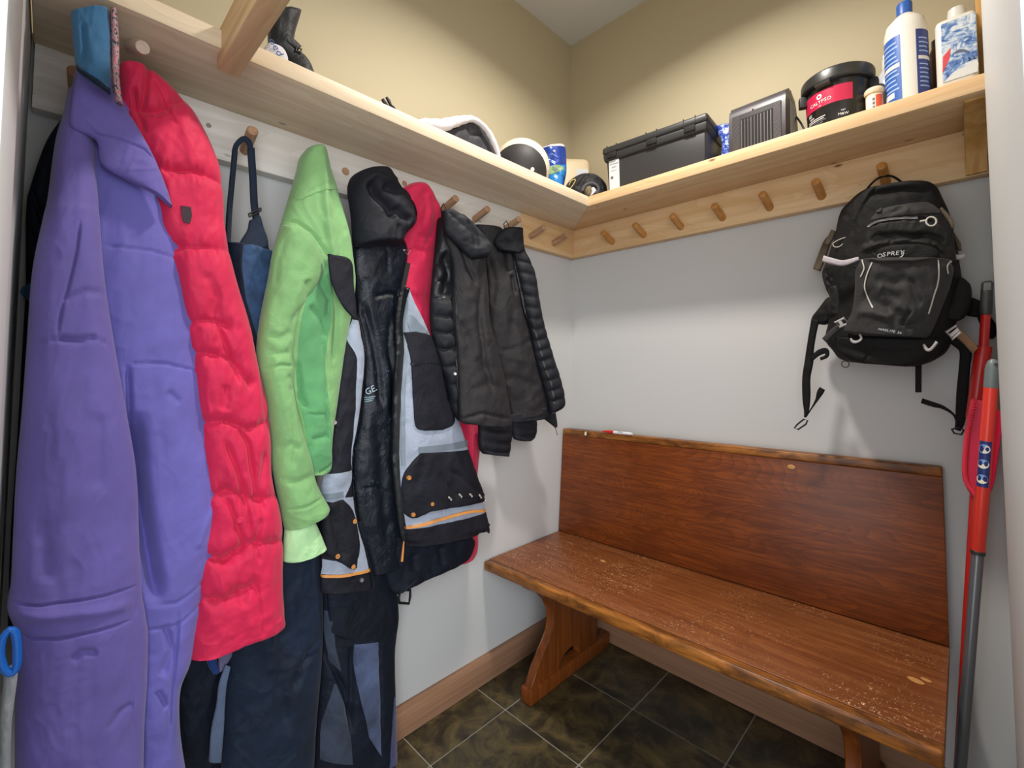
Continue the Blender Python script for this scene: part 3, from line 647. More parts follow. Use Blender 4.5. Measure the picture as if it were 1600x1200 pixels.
def cloth(name, rows, pl, m, parent, bulge=.03, back=.012, creases=(), quilts=(), res=2.2, noise=(.004, .03, .008), caps=(0, 0), power=2.4, seed=0, wrinkle=.0022, cgain=1.35, maxn=170, angle=0, loc=None, lean=0):
    """rows = (left x, left y, right x, right y) pairs top to bottom as the photograph shows the outline on plane pl.
    front is padded out by bulge with folds cut in; creases = (polyline, width px, depth m), quilts the same with puckered seams"""
    R = np.array([r[:4] for r in rows], float); of = np.array([(r[4] if len(r) > 4 else 0) for r in rows], float)
    lenv = np.hypot(*np.diff((R[:, :2] + R[:, 2:]) / 2, axis=0).T).sum(); wid = np.hypot(R[:, 2] - R[:, 0], R[:, 3] - R[:, 1]).max()
    nv = int(np.clip(lenv / res, 6, 420)); nu = int(np.clip(wid / res, 6, maxn))
    D = spline(np.c_[R, of], nv + 1)
    s = np.linspace(0, 1, nu + 1); u = s * .55 + (.5 - .5 * np.cos(np.pi * s)) * .45
    px = D[:, 0:1] + (D[:, 2:3] - D[:, 0:1]) * u; py = D[:, 1:2] + (D[:, 3:4] - D[:, 1:2]) * u
    n = np.array(pl[1])
    t = np.linspace(0, 1, nv + 1)[:, None] * np.ones_like(px)
    sh = np.clip(1 - np.abs(2 * u - 1) ** power, 0, 1) ** .5 * np.ones_like(px)
    cap = np.ones_like(px)
    if caps[0]: cap *= np.sqrt(np.clip(1 - np.clip(1 - t / caps[0], 0, 1) ** 2, 0, 1))
    if caps[1]: cap *= np.sqrt(np.clip(1 - np.clip(1 - (1 - t) / caps[1], 0, 1) ** 2, 0, 1))
    env = sh * cap
    disp = bulge * env
    fold = noise[0] * fbm(px * noise[1], py * noise[2], seed) + noise[0] * .45 * fbm(px * noise[1] * 1.7 + py * .02, py * noise[1] * 1.3, seed + 3)
    if wrinkle:
        wx, wy = px * .030 + .8 * vnoise(px * .012, py * .012, seed + 21), py * .021 + .8 * vnoise(px * .011, py * .013, seed + 22)
        rid = 1 - np.abs(vnoise(wx, wy, seed + 23)) * 2; rid2 = 1 - np.abs(vnoise(wx * 2.3 + wy * .6, wy * 1.7, seed + 24)) * 2
        fold += wrinkle * (np.clip(rid, -.2, 1) ** 2 * np.sign(rid) + .5 * rid2)
    for c in creases:
        poly, w, dep = c[0], c[1], c[2] * cgain; d, al = pdist(px, py, poly)
        fold -= dep * np.exp(-(d / w) ** 2) * (np.clip(np.minimum(al, 1 - al) * 8, 0, 1) if len(c) < 4 else 1)
    for poly, w, dep in quilts:
        d, al = pdist(px, py, poly)
        fold -= dep * np.exp(-d / w) - dep * .35 * np.exp(-(d / (2.2 * w)) ** 2) * fbm(px * .11, py * .05, seed + 9, 2)
    disp = disp + fold * np.clip(env, 0, 1) ** .6
    disp = np.maximum(disp, -back * .6)
    o2 = D[:, 4:5] * np.ones_like(px)
    base = nhit(px, py, pl, o2)
    F = base + disp[..., None] * n
    ub = u[1:-1][::-1]
    pxb = D[:, 0:1] + (D[:, 2:3] - D[:, 0:1]) * ub; pyb = D[:, 1:2] + (D[:, 3:4] - D[:, 1:2]) * ub
    Bk = nhit(pxb, pyb, pl, D[:, 4:5] * np.ones_like(pxb)) - (back * (np.clip(1 - np.abs(2 * ub - 1) ** 4, 0, 1) ** .5 * np.ones_like(pxb) * cap[:, 1:-1]))[..., None] * n
    ring = np.concatenate([F, Bk], 1); k = ring.shape[1]
    V = ring.reshape(-1, 3)
    if ZMIN[0] is not None: V[:, 2] = np.maximum(V[:, 2], ZMIN[0])
    i = np.arange(nv)[:, None] * k; j = np.arange(k)[None, :]; j2 = (j + 1) % k
    Q = np.stack([i + j, i + k + j, i + k + j2, i + j2], -1).reshape(-1, 4)
    faces = [tuple(q) for q in Q.tolist()] + [tuple(range(k))] + [tuple(range(nv * k + k - 1, nv * k - 1, -1))]
    me = bpy.data.meshes.new(name); me.from_pydata(V.tolist(), [], faces)
    o = link(name, me, m, parent, True, angle, loc)
    c = Cloth(); c.o = o; c.px = px.ravel(); c.py = py.ravel(); c.disp = (disp + o2).ravel(); c.pl = pl; c.n = n; c.name = name
    # make the normals point outwards
    v0 = np.array(me.polygons[(nu // 2) + (nv // 2) * k].normal)
    if v0 @ n < 0: me.flip_normals()
    return c
def surf(c, px, py):
    """displacement of cloth c at picture points, blended from its nearest grid points"""
    out = np.empty(px.shape); f = out.ravel(); X = px.ravel(); Y = py.ravel()
    for a in range(0, len(X), 400):
        d = (X[a:a + 400, None] - c.px[None]) ** 2 + (Y[a:a + 400, None] - c.py[None]) ** 2
        idx = np.argpartition(d, 4, 1)[:, :4]; w = 1 / (np.take_along_axis(d, idx, 1) + .3)
        f[a:a + 400] = (c.disp[idx] * w).sum(1) / w.sum(1)
    return f.reshape(px.shape)
def patch(name, c, rows, m, parent, lift=.0022, res=2.5, straight=False, sink=.003, puff=0, angle=40):
    """a thin panel sewn on cloth c; rows as for cloth()"""
    R = np.array(rows, float)
    lenv = np.hypot(*np.diff((R[:, :2] + R[:, 2:]) / 2, axis=0).T).sum(); wid = np.hypot(R[:, 2] - R[:, 0], R[:, 3] - R[:, 1]).max()
    nv = int(np.clip(lenv / res, 3, 160)); nu = int(np.clip(wid / res, 3, 90))
    if straight:
        s = np.linspace(0, len(R) - 1, nv + 1); D = np.stack([np.interp(s, np.arange(len(R)), R[:, q]) for q in range(4)], 1)
    else: D = spline(R, nv + 1)
    u = np.linspace(0, 1, nu + 1)
    px = D[:, 0:1] + (D[:, 2:3] - D[:, 0:1]) * u; py = D[:, 1:2] + (D[:, 3:4] - D[:, 1:2]) * u
    ds = surf(c, px, py)
    t = np.linspace(0, 1, nv + 1)[:, None]; e = np.clip(4 * u * (1 - u), 0, 1) * np.clip(4 * t * (1 - t), 0, 1)
    top = nhit(px, py, c.pl, np.zeros_like(px)) + (ds + lift + puff * e ** .5)[..., None] * c.n
    low = nhit(px, py, c.pl, np.zeros_like(px)) + (ds - sink)[..., None] * c.n
    w = nu + 1; N = w * (nv + 1)
    V = np.concatenate([top.reshape(-1, 3), low.reshape(-1, 3)])
    fs = []
    for a in range(nv):
        for b in range(nu):
            q = (a * w + b, a * w + b + 1, (a + 1) * w + b + 1, (a + 1) * w + b); fs.append(q); fs.append(tuple(N + z for z in q[::-1]))
    edge = [b for b in range(nu)] + [a * w + nu for a in range(nv)] + [nv * w + b for b in range(nu, 0, -1)] + [a * w for a in range(nv, 0, -1)]
    for a, b in zip(edge, edge[1:] + edge[:1]): fs.append((a, b, N + b, N + a))
    return pyd(name, V.tolist(), fs, m, parent, angle)
def ribbon_rows(pts, w, n=24):
    """a ribbon along picture points: pts = (x, y[, width])"""
    P_ = np.array([(p[0], p[1], p[2] if len(p) > 2 else w) for p in pts], float); D = spline(P_, n)
    T = np.gradient(D[:, :2], axis=0); T /= np.hypot(T[:, 0], T[:, 1])[:, None] + 1e-9
    N_ = np.c_[T[:, 1], -T[:, 0]]
    a = D[:, :2] - N_ * D[:, 2:3] / 2; b = D[:, :2] + N_ * D[:, 2:3] / 2
    if T[:, 1].mean() > 0: a, b = b, a
    return [(*q, *r) for q, r in zip(a, b)]
def strap(name, pts, w, pl, m, parent, th=.004, n=24, res=2.2, loc=None, offs=0):
    rows = ribbon_rows(pts, w, n)
    if offs: rows = [(*r, offs) for r in rows]
    return cloth(name, rows, pl, m, parent, th, th * .4, res=res, noise=(0, .03, .01), power=6, loc=loc)
def stripe(name, c, pts, w, m, parent, lift=.003, n=24, **k): return patch(name, c, ribbon_rows(pts, w, n), m, parent, lift, res=max(1.2, w / 3), **k)
def dot(name, c, x, y, r, m, parent, h=.004):
    """a snap or button on cloth c; r in metres"""
    d = float(surf(c, np.array([x]), np.array([y]))[0]); p = nhit(np.array([x]), np.array([y]), c.pl, np.zeros(1))[0] + d * c.n
    v = (CAM - Vector(p)).normalized(); n = (Vector(c.n) * .75 + v * .25).normalized()
    bm = bmesh.new(); lathe(bm, [(0, -.004), (r, -.004), (r, h * .6), (r * .8, h), (r * .3, h), (r * .2, h * .9), (0, h * .9)], 16, Matrix.Translation(p) @ n.to_track_quat('Z', 'Y').to_matrix().to_4x4())
    return fin(name, bm, m, parent)
def ctext(name, body, c, x, y, size, m, parent, right, lift=.006, **k):
    d = float(surf(c, np.array([x]), np.array([y]))[0]) + lift; p = Vector(nhit(np.array([x]), np.array([y]), c.pl, np.zeros(1))[0] + d * c.n)
    q = hit(x + right[0], y + right[1], (p, Vector(c.n))); return text(name, body, size, frame(p, q - p, UP), m, parent, .0002, **k)
# ------------------------------------------------------------------ clothes on the left wall
M_PUR = fabric('purple_shell', '655aa2', .72, .05, .2, wamp=.16); M_PUR2 = fabric('purple_shell_side', '6761ae', .72, .05, .2, wamp=.16)
M_PNK = fabric('pink_down', 'cc1d4a', .65, .04, .15, wamp=.22); M_PNK2 = fabric('pink_down_b', 'd0204c', .65, .04, .15)
M_NVY = fabric('navy_cloth', '111f33', .7, .2, .05); M_NVY2 = fabric('navy_dark', '0b1220', .7, .2, 0); M_DEN = fabric('bib_denim', '2b4566', .8, .22, scale=30)
M_GRN = fabric('green_shell', '7aa86c', .72, .07, .2, wamp=.3); M_GRN_SHADE = fabric('green_shell_shade', '5a9863', .72, .07, .2, wamp=.3); M_GRN3 = fabric('green_lining', 'b2dfa4', .7, .06)  # second green is the shell colour with shade painted in
M_PRK = fabric('parka_black', '15161f', .7, .15, 0); M_LIN = fabric('parka_lining', '10151f', .42, .3, 0, scale=40); M_GRY = fabric('parka_grey', '9aa3b4', .6, .08)
M_REF = mat('reflective_tape', '76818c', .4); M_PIPE = mat('orange_piping', 'd99450', .5); M_SNAP = mat('orange_snap', 'd08d4c', .35, Metallic=.3); M_STEEL = mat('steel', 'b5b8bc', .3, Metallic=.9)
M_ZIP = mat('zip_black', '14151a', .5); M_PUF = fabric('black_quilt', '14161d', .65, .15, 0, wamp=.3); M_PLN = fabric('puffer_lining', '221f21', .62, .12, 0)
M_BLUE = fabric('steel_blue_knit', '2f6188', .8, .12); M_MARL = mat('marled_knit', '9a8f95', .9)
t = NT(M_MARL); t.color(t.ramp(t.noise(t.coords((1, 1, .5)), 260, 2, .6), [(.42, '3c3a44'), (.5, 'b9a9ac'), (.6, 'c86a72')]))
M_WHT = fabric('white_fleece', 'c4c3cb', .9, .04, .5)
M_LBLK = mat('badge_black', '2a1220', .6)

t = NT(M_LIN); sp_ = t.math('MULTIPLY', t.ramp(t.noise(t.coords((1, 1, .7)), 95, 4, .7, 1.0), [(.60, 0.0), (.68, 1.0)]), t.ramp(t.noise(t.coords(), 11, 2), [(.48, 0.0), (.62, .8)])); t.color(t.mix(sp_, '11161f', '5a6c88'))
# dark navy jacket at the far left, behind the purple trousers
g = thing('ski_jacket', 'dark navy jacket hanging behind the purple trousers at the far left', 'jacket', (.05, -1.85, 1.8))
pl = PX(.085)
c = cloth('body', [(100, 182, 140, 178), (72, 222, 200, 200), (48, 290, 262, 300), (41, 330, 296, 380), (40, 450, 322, 480), (34, 560, 326, 560), (26, 700, 322, 640), (16, 850, 300, 800), (12, 985, 280, 990)], pl, M_NVY2, g, .035, .03, caps=(.05, .03), noise=(.012, .03, .008), seed=2,
          creases=[([(50, 300), (66, 350), (80, 352)], 4, .01), ([(44, 350), (60, 400)], 5, .006)])
patch('blue_tab', c, [(35, 448, 50, 444), (32, 458, 62, 452), (44, 470, 64, 478), (56, 480, 64, 484)], M_BLUE, g, .006)
# purple ski trousers
g = thing('ski_trousers', 'purple ski trousers with a waist flap, hanging in front at the far left', 'trousers', (.14, -1.83, 1.9))
pl = PX(.165)
seam = [([(153, 340), (162, 420), (175, 450), (250, 462), (280, 480)], 2, .0)]
c = cloth('right_leg', [(118, 108, 160, 106), (100, 190, 212, 186), (92, 250, 248, 260), (92, 330, 280, 345), (100, 420, 293, 415), (120, 520, 318, 540), (140, 620, 325, 615), (160, 690, 333, 700), (170, 770, 349, 766), (178, 830, 343, 830), (185, 890, 331, 884), (190, 970, 312, 970), (195, 1030, 298, 1028), (198, 1075, 281, 1073), (200, 1140, 281, 1140), (200, 1215, 292, 1215)], pl, M_PUR2, g, .055, .03, caps=(.02, 0), seed=4, noise=(.006, .02, .006), wrinkle=.0009,
          creases=[([(155, 390), (180, 393), (230, 398), (270, 408), (296, 432)], 1.6, .0035), ([(195, 568), (250, 568), (320, 583)], 1.8, .0045), ([(195, 568), (198, 640), (205, 720)], 4, .010), ([(222, 932), (270, 928), (300, 910), (335, 880)], 1.8, .004), ([(222, 970), (272, 962), (315, 930)], 1.8, .004),
                   ([(272, 940), (268, 1000), (262, 1060), (258, 1135)], 3, .006), ([(250, 960), (262, 1000), (245, 1040)], 6, .007), ([(205, 640), (212, 760), (226, 850), (240, 930)], 12, .03), ([(300, 850), (330, 780)], 5, -.004), ([(255, 610), (275, 628)], 6, .004), ([(240, 1060), (255, 1090)], 5, .006)])
pl2 = PX(.235)
c2 = cloth('left_leg', [(106, 140, 128, 140, -.075), (98, 180, 140, 182, -.06), (86, 222, 148, 230, -.04), (74, 310, 154, 320, -.012), (66, 345, 156, 345), (50, 425, 164, 440), (41, 545, 181, 550), (34, 640, 197, 640), (25, 740, 213, 740), (20, 840, 218, 860), (17, 905, 221, 905), (13, 930, 222, 930), (11, 950, 225, 945), (20, 975, 228, 965), (25, 990, 231, 990), (24, 1060, 230, 1060), (23, 1136, 226, 1126), (23, 1215, 224, 1215)], pl2, M_PUR, g, .05, .03, caps=(.03, 0), seed=6, noise=(.005, .02, .006), wrinkle=.0009,
           creases=[([(124, 350), (118, 400), (105, 455), (97, 480), (88, 530)], 2.2, .005), ([(97, 474), (130, 460), (165, 460)], 5, .005), ([(42, 540), (82, 533), (150, 532), (178, 543)], 1.8, .0045), ([(88, 530), (120, 534), (150, 528)], 4, .006),
                    ([(14, 932), (60, 932), (120, 924), (218, 908)], 2, .006), ([(22, 975), (45, 985), (90, 982), (205, 958)], 2.2, .006), ([(14, 946), (60, 948), (150, 940), (215, 930)], 9, -.006), ([(209, 905), (208, 960), (204, 1060), (203, 1136)], 1.6, .003), ([(110, 1015), (128, 1002), (150, 1002)], 5, .006), ([(165, 1120), (185, 1095), (205, 1085)], 5, .005), ([(150, 640), (148, 760)], 14, .004), ([(70, 800), (72, 900)], 14, .004)])
fl_ = cloth('waist_flap', [(121, 108, 162, 104), (112, 165, 190, 160), (112, 200, 213, 195), (150, 220, 238, 240), (160, 258, 252, 272), (205, 285, 262, 298), (238, 300, 267, 316), (262, 318, 269, 324)], PX(.24), M_PUR, g, .012, .01, caps=(.05, 0), seed=8, noise=(.003, .03, .01), creases=[([(130, 190), (150, 212), (190, 222), (225, 236), (245, 255)], 1.6, .0035)])
# blue hat and its marled edge on top of the trousers
g = thing('knit_hat', 'steel blue hat with a marled red grey edge, hung above the purple trousers', 'hat', (.25, -1.8, 1.95))
c = cloth('crown', [(110, 20, 170, 16), (113, 60, 173, 56), (118, 100, 173, 96), (122, 112, 173, 138), (148, 128, 173, 148)], PX(.285), M_BLUE, g, .02, .01, noise=(.004, .04, .02), creases=[([(128, 40), (132, 80), (128, 110)], 4, .005)])
cloth('brim_edge', [(118, 100, 122, 112), (140, 118, 142, 126), (172, 138, 173, 149)], PX(.296), M_NVY, g, .006, .004, noise=(0, 1, 1))
cloth('marled_edge', [(171, 20, 183, 18), (173, 66, 186, 66), (174, 110, 187, 120), (176, 140, 190, 150), (180, 158, 193, 166)], PX(.282), M_MARL, g, .014, .008, noise=(.004, .2, .15))
# pale dowel end under the shelf
a_, b_ = at(196, 72, PX(.10)), at(223, 74, PX(.235))
g = thing('wooden_dowel', 'pale rounded dowel end poking out under the shelf above the pink coat', 'dowel', a_)
rod('dowel_body', a_ + (a_ - b_) * .3, b_, [(0, 0), (.0155, 0), (.0155, .94), (.012, 1), (0, 1)], wood('dowel_pale', 'd6c0ae', 'bfa592', 0, 3, 60), g)

# long pink puffer
g = thing('puffer_coat', 'long bright pink puffer coat hanging next to the purple trousers', 'coat', (.13, -1.68, 1.9))
pl = PX(.165)
QP = [[(200, 180), (240, 190), (280, 165)], [(215, 262), (257, 277), (300, 280), (346, 292)], [(240, 385), (290, 393), (330, 396), (360, 393)], [(280, 505), (325, 503), (345, 512)], [(290, 550), (322, 554), (352, 562), (380, 600)], [(300, 660), (340, 655), (380, 668), (420, 655)], [(310, 775), (345, 760), (390, 775), (432, 772)], [(300, 858), (340, 866), (380, 840), (440, 842)], [(300, 925), (345, 925), (385, 905)]]
cp_ = cloth('body', [(182, 106, 200, 104), (178, 125, 246, 126), (180, 165, 290, 164), (190, 200, 314, 198), (205, 250, 339, 252), (220, 300, 347, 300), (240, 360, 351, 362), (262, 430, 366, 432), (280, 500, 386, 500), (290, 560, 400, 562), (300, 630, 417, 634), (305, 690, 422, 690), (308, 745, 423, 744), (305, 800, 437, 800), (300, 850, 441, 848), (298, 910, 440, 910), (292, 960, 443, 958), (288, 992, 441, 978), (290, 1020, 402, 988), (292, 1024, 372, 998)], pl, M_PNK, g, .06, .03, quilts=[(q, 8, .019) for q in QP], caps=(.04, .02), seed=11, noise=(.008, .03, .012), wrinkle=.0016, power=2.6,
            creases=[([(228, 110), (222, 150), (216, 190)], 4, .010), ([(202, 150), (212, 190), (222, 222)], 3, .009), ([(230, 140), (250, 175), (268, 210)], 3, .006), ([(330, 506), (350, 560), (364, 600)], 4, .008), ([(365, 665), (377, 690), (385, 740), (390, 790)], 5, .012), ([(341, 680), (356, 720), (372, 765), (380, 830)], 5, .009), ([(402, 560), (406, 640), (418, 680)], 5, .006), ([(345, 770), (356, 800), (370, 838), (366, 862)], 4, .009), ([(384, 882), (395, 930), (400, 985)], 2, .006), ([(405, 700), (396, 760), (402, 800)], 5, .009), ([(398, 800), (388, 845), (395, 870)], 4, .008), ([(360, 850), (350, 866), (334, 872)], 5, .012), ([(310, 430), (330, 470), (322, 500)], 8, .006), ([(345, 600), (340, 640)], 7, .006), ([(355, 905), (372, 915), (366, 935)], 7, .007)])
patch('badge', cp_, [(275, 331, 290, 333), (276, 345, 291, 347), (279, 356, 288, 358)], M_LBLK, g, .003)
dot('snap', cp_, 364, 804, .007, M_PNK2, g, .003)
cloth('inner_hem', [(400, 984, 442, 962), (406, 990, 442, 978), (420, 992, 436, 985)], PX(.20), M_PNK2, g, .012, .01, noise=(.003, .05, .05))

# navy bib overalls
g = thing('bib_overalls', 'navy bib overalls hung by their straps between the pink coat and green jacket', 'overalls', (.1, -1.52, 1.87))
pl = PX(.085)
c = cloth('legs', [(349, 380, 353, 379), (351, 395, 419, 392), (352, 430, 424, 410), (352, 500, 440, 470), (352, 600, 470, 600), (352, 700, 490, 720), (352, 800, 498, 800), (352, 870, 500, 872), (354, 930, 503, 930), (356, 999, 503, 999), (351, 1067, 499, 1067), (348, 1135, 493, 1135), (344, 1215, 488, 1215)], pl, M_NVY, g, .05, .03, caps=(.04, 0), seed=14, noise=(.011, .02, .006),
          creases=[([(445, 1065), (462, 1040), (470, 1010), (500, 985)], 5, .007), ([(430, 960), (428, 1060), (440, 1130)], 12, .006), ([(455, 1035), (450, 1045), (446, 1060)], 3, .006), ([(490, 1010), (470, 1020), (455, 1036)], 4, .006), ([(400, 960), (420, 1040)], 16, -.006)])
patch('bib_panel', c, [(372, 388, 415, 384), (370, 420, 420, 398), (373, 450, 408, 450), (378, 480, 402, 520), (392, 525, 399, 545)], M_DEN, g, .004)
pts_ = lambda P_, x: [at(a, b, PX(x)) for a, b in P_]
strap('strap', [(367, 236), (362, 290), (358, 335), (356, 380)], 9.5, PX(.112), M_NVY, g)
sr = strap('strap', [(392, 232), (395, 275), (397, 315), (399, 332), (404, 365), (405, 392)], 12, PX(.112), M_NVY, g)
strap('strap_loop', [(366, 238), (370, 226), (380, 217), (389, 222), (392, 236)], 9, PX(.106), M_NVY, g)
c_ = cloth('strap_gusset', [(389, 345, 407, 338), (386, 360, 413, 358), (376, 376, 418, 372), (370, 390, 420, 388)], PX(.118), M_NVY, g, .006, .004, noise=(.002, .05, .05))
bm = bmesh.new(); q = [at(x, y, PX(.122)) for x, y in ((388, 335), (408, 325), (408, 329), (389, 339))]; tube(bm, q, .0022, 6, closed=True); fin('slider', bm, M_ZIP, g)

# pale green jacket
g = thing('ski_jacket', 'pale green ski jacket hanging by its hood from a peg', 'jacket', (.12, -1.36, 1.87))
pl = PX(.135)
cg = cloth('body', [(480, 231, 494, 230), (469, 246, 506, 240), (464, 266, 513, 266), (458, 286, 522, 290), (448, 318, 534, 330), (440, 345, 545, 368), (428, 385, 550, 400), (422, 430, 554, 440), (425, 490, 550, 480), (430, 550, 538, 545), (440, 600, 530, 600), (450, 650, 521, 654), (458, 700, 516, 697), (470, 728, 514, 730), (476, 742, 500, 740)], pl, M_GRN, g, .05, .03, caps=(.05, .02), seed=17, noise=(.006, .035, .012),
           creases=[([(458, 322), (470, 308), (495, 296), (512, 293), (526, 298)], 1.6, .003), ([(493, 250), (496, 300), (500, 350), (510, 400), (508, 440)], 6, -.009), ([(436, 345), (455, 352), (475, 368), (495, 395), (503, 412)], 2, .006), ([(505, 300), (520, 340), (535, 372)], 6, .005), ([(495, 412), (488, 440), (506, 470), (500, 500)], 5, .010), ([(470, 480), (492, 500), (500, 530)], 6, .008), ([(455, 560), (460, 620), (472, 640)], 4, .006), ([(510, 430), (516, 500), (510, 570)], 4, .009), ([(470, 645), (500, 647)], 1.6, .004), ([(486, 500), (498, 560), (498, 640), (505, 700)], 2, .006), ([(475, 684), (505, 678)], 4, .006), ([(488, 735), (512, 722)], 2, .006)])
patch('hood', cg, [(480, 232, 493, 231), (469, 248, 505, 242), (465, 266, 512, 267), (459, 287, 520, 289), (452, 310, 526, 300), (460, 318, 512, 296)], M_GRN, g, .0018)
patch('side_panel_or_shade', cg, [(497, 415, 503, 420), (478, 450, 508, 452), (462, 490, 506, 500), (456, 560, 498, 560), (458, 620, 503, 640), (466, 660, 507, 662), (472, 700, 511, 700), (478, 735, 510, 730)], M_GRN_SHADE, g, .0012)  # underarm shade painted as a darker patch, not a sewn panel
cs = cloth('sleeve', [(440, 352, 452, 353), (433, 370, 476, 366), (426, 395, 500, 400), (420, 430, 505, 425), (412, 470, 490, 452), (405, 510, 466, 490), (401, 550, 455, 545), (403, 575, 456, 575), (411, 605, 456, 605), (416, 640, 461, 640), (421, 675, 471, 675), (424, 720, 484, 715), (430, 755, 492, 752), (437, 790, 505, 778), (441, 812, 513, 792), (445, 827, 511, 798)], PX(.165), M_GRN, g, .045, .03, caps=(.05, 0), seed=19, noise=(.005, .04, .02),
           creases=[([(440, 372), (430, 410), (424, 450)], 3, .004), ([(450, 520), (428, 530), (410, 520)], 6, .006), ([(462, 480), (450, 505), (452, 530)], 5, .006), ([(403, 578), (430, 570), (452, 572)], 2, .006), ([(440, 585), (456, 600), (444, 612)], 5, .006), ([(426, 700), (445, 690), (462, 700)], 5, .004), ([(436, 795), (470, 786), (508, 768)], 2, .004), ([(446, 640), (452, 690), (448, 730)], 4, .004), ([(428, 745), (455, 750), (488, 738)], 6, .006), ([(412, 545), (425, 555), (445, 550)], 5, .005), ([(470, 440), (476, 470)], 6, .006)])
cloth('inner_cuff', [(445, 826, 489, 809), (443, 850, 500, 832), (442, 870, 508, 852), (443, 877, 509, 857), (448, 878, 500, 861)], PX(.16), M_GRN3, g, .03, .02, noise=(.004, .06, .05), seed=3)
dot('zip_pull', cg, 521, 660, .006, mat('zip_lilac', 'b69bb8', .4), g, .008)

# black trousers under the parka
g = thing('ski_trousers', 'black trousers with grey blue panels hanging below the open parka', 'trousers', (.08, -1.05, 1.0))
pl = PX(.075)
cb = cloth('legs', [(500, 820, 600, 800), (500, 880, 612, 880), (500, 920, 618, 915), (501, 960, 622, 962), (501, 1000, 618, 998), (499, 1030, 616, 1028), (497, 1080, 617, 1080), (494, 1135, 618, 1134), (490, 1215, 620, 1215)], pl, M_NVY2, g, .045, .03, seed=21, noise=(.007, .02, .006), creases=[([(540, 1000), (541, 1060), (538, 1135)], 4, .012), ([(502, 1010), (515, 1040), (530, 1070), (537, 1120)], 4, .010), ([(582, 990), (584, 1060), (586, 1135)], 2.5, .006)])
M_PANEL = fabric('stretch_panel', '3f4a66', .7, .3, scale=9); M_PANEL2 = fabric('stretch_panel_dark', '2e3646', .75, .25, scale=9)
patch('knee_panel', cb, [(543, 998, 580, 994), (545, 1040, 582, 1040), (552, 1080, 585, 1090), (560, 1110, 585, 1135), (566, 1140, 586, 1170)], M_PANEL, g, .003)
patch('inner_panel', cb, [(503, 950, 512, 950), (503, 985, 516, 1000), (508, 1020, 522, 1030), (512, 1030, 524, 1040)], M_PANEL2, g, .003)
patch('inner_panel', cb, [(514, 1060, 517, 1060), (505, 1095, 530, 1095), (498, 1130, 537, 1135), (496, 1180, 540, 1180)], M_PANEL2, g, .003)
patch('side_panel_or_shade', cb, [(611, 1085, 615, 1085), (606, 1120, 617, 1120), (603, 1150, 618, 1150), (600, 1190, 618, 1190)], fabric('side_violet', '343a66', .7), g, .003)
bm = bmesh.new(); pB = PX(.1)
tube(bm, [at(x, y, pB) for x, y in ((618, 908), (628, 918), (631, 925))], .004, 8, (.012, .004, (1, 0, 0))); fin('buckle_strap', bm, M_ZIP, g)
bm = bmesh.new(); q = [at(x, y, pB) for x, y in ((626, 922), (641, 922), (641, 932), (639, 943), (624, 942), (623, 934))]
tube(bm, q, .0045, 8, closed=True); fin('buckle', bm, M_ZIP, g)

# pink puffer behind the parka
g = thing('puffer_coat', 'pink puffer coat mostly hidden behind the black and grey parka', 'coat', (.08, -.95, 1.87))
cloth('body', [(640, 287, 655, 285, .06), (622, 300, 672, 302, .058), (615, 325, 686, 330, .05), (612, 370, 684, 370, .03), (612, 410, 676, 425), (612, 470, 672, 474), (612, 530, 680, 535), (612, 600, 700, 600), (612, 650, 746, 650), (612, 700, 749, 690), (612, 760, 744, 750), (614, 800, 744, 800), (620, 840, 746, 848), (640, 868, 738, 872), (650, 878, 720, 878)], PX(.06), M_PNK2, g, .05, .03, caps=(.06, .02), quilts=[([(640, 394), (660, 396), (684, 392)], 6, .01), ([(630, 465), (672, 466)], 6, .01), ([(640, 540), (690, 545)], 6, .01)], seed=23, noise=(.007, .04, .02),
      creases=[([(650, 300), (655, 330), (648, 360)], 5, .007), ([(668, 310), (672, 350), (660, 385)], 5, .006), ([(640, 370), (660, 375), (650, 390)], 4, .006)])

# parka
g = thing('parka', 'open black and grey parka with orange piping hanging by its black hood', 'parka', (.12, -1.1, 1.87))
pl = PX(.105)
cl = cloth('lining', [(555, 375, 632, 370), (551, 400, 636, 400), (552, 450, 628, 452), (556, 490, 621, 500), (564, 540, 622, 545), (566, 600, 622, 600), (560, 650, 620, 650), (550, 710, 620, 710), (550, 755, 622, 760), (557, 815, 628, 820), (572, 869, 630, 862), (577, 898, 627, 882)], pl, M_LIN, g, .03, .03, seed=25, noise=(.006, .05, .012),
           creases=[([(597, 385), (599, 430)], 1.6, .005), ([(560, 470), (575, 520), (585, 580), (590, 640)], 5, .010), ([(604, 490), (600, 540), (610, 600), (606, 660)], 5, .009), ([(575, 466), (600, 460), (622, 462)], 3, .006), ([(555, 765), (580, 756), (605, 772)], 2, .004), ([(585, 660), (590, 760), (600, 850)], 8, .007)])
patch('lining_panel', cl, [(556, 384, 634, 381), (556, 420, 630, 420), (560, 458, 624, 458)], fabric('lining_mesh', '10151f', .36, .3, .0, scale=60), g, .0015)
ctext('lettering', 'GE.', cl, 573, 609, .028, mat('print_teal', 'a9bfca', .5), g, (10, -1))
for k in range(3): stripe('print_line', cl, [(566, 621 + k * 3.2), (579 - k * 2, 618.5 + k * 3.2)], 1.3, mat('print_teal_dim', '7d97a4', .5) if k == 0 else bpy.data.materials['print_teal_dim'], g, .004, n=5)
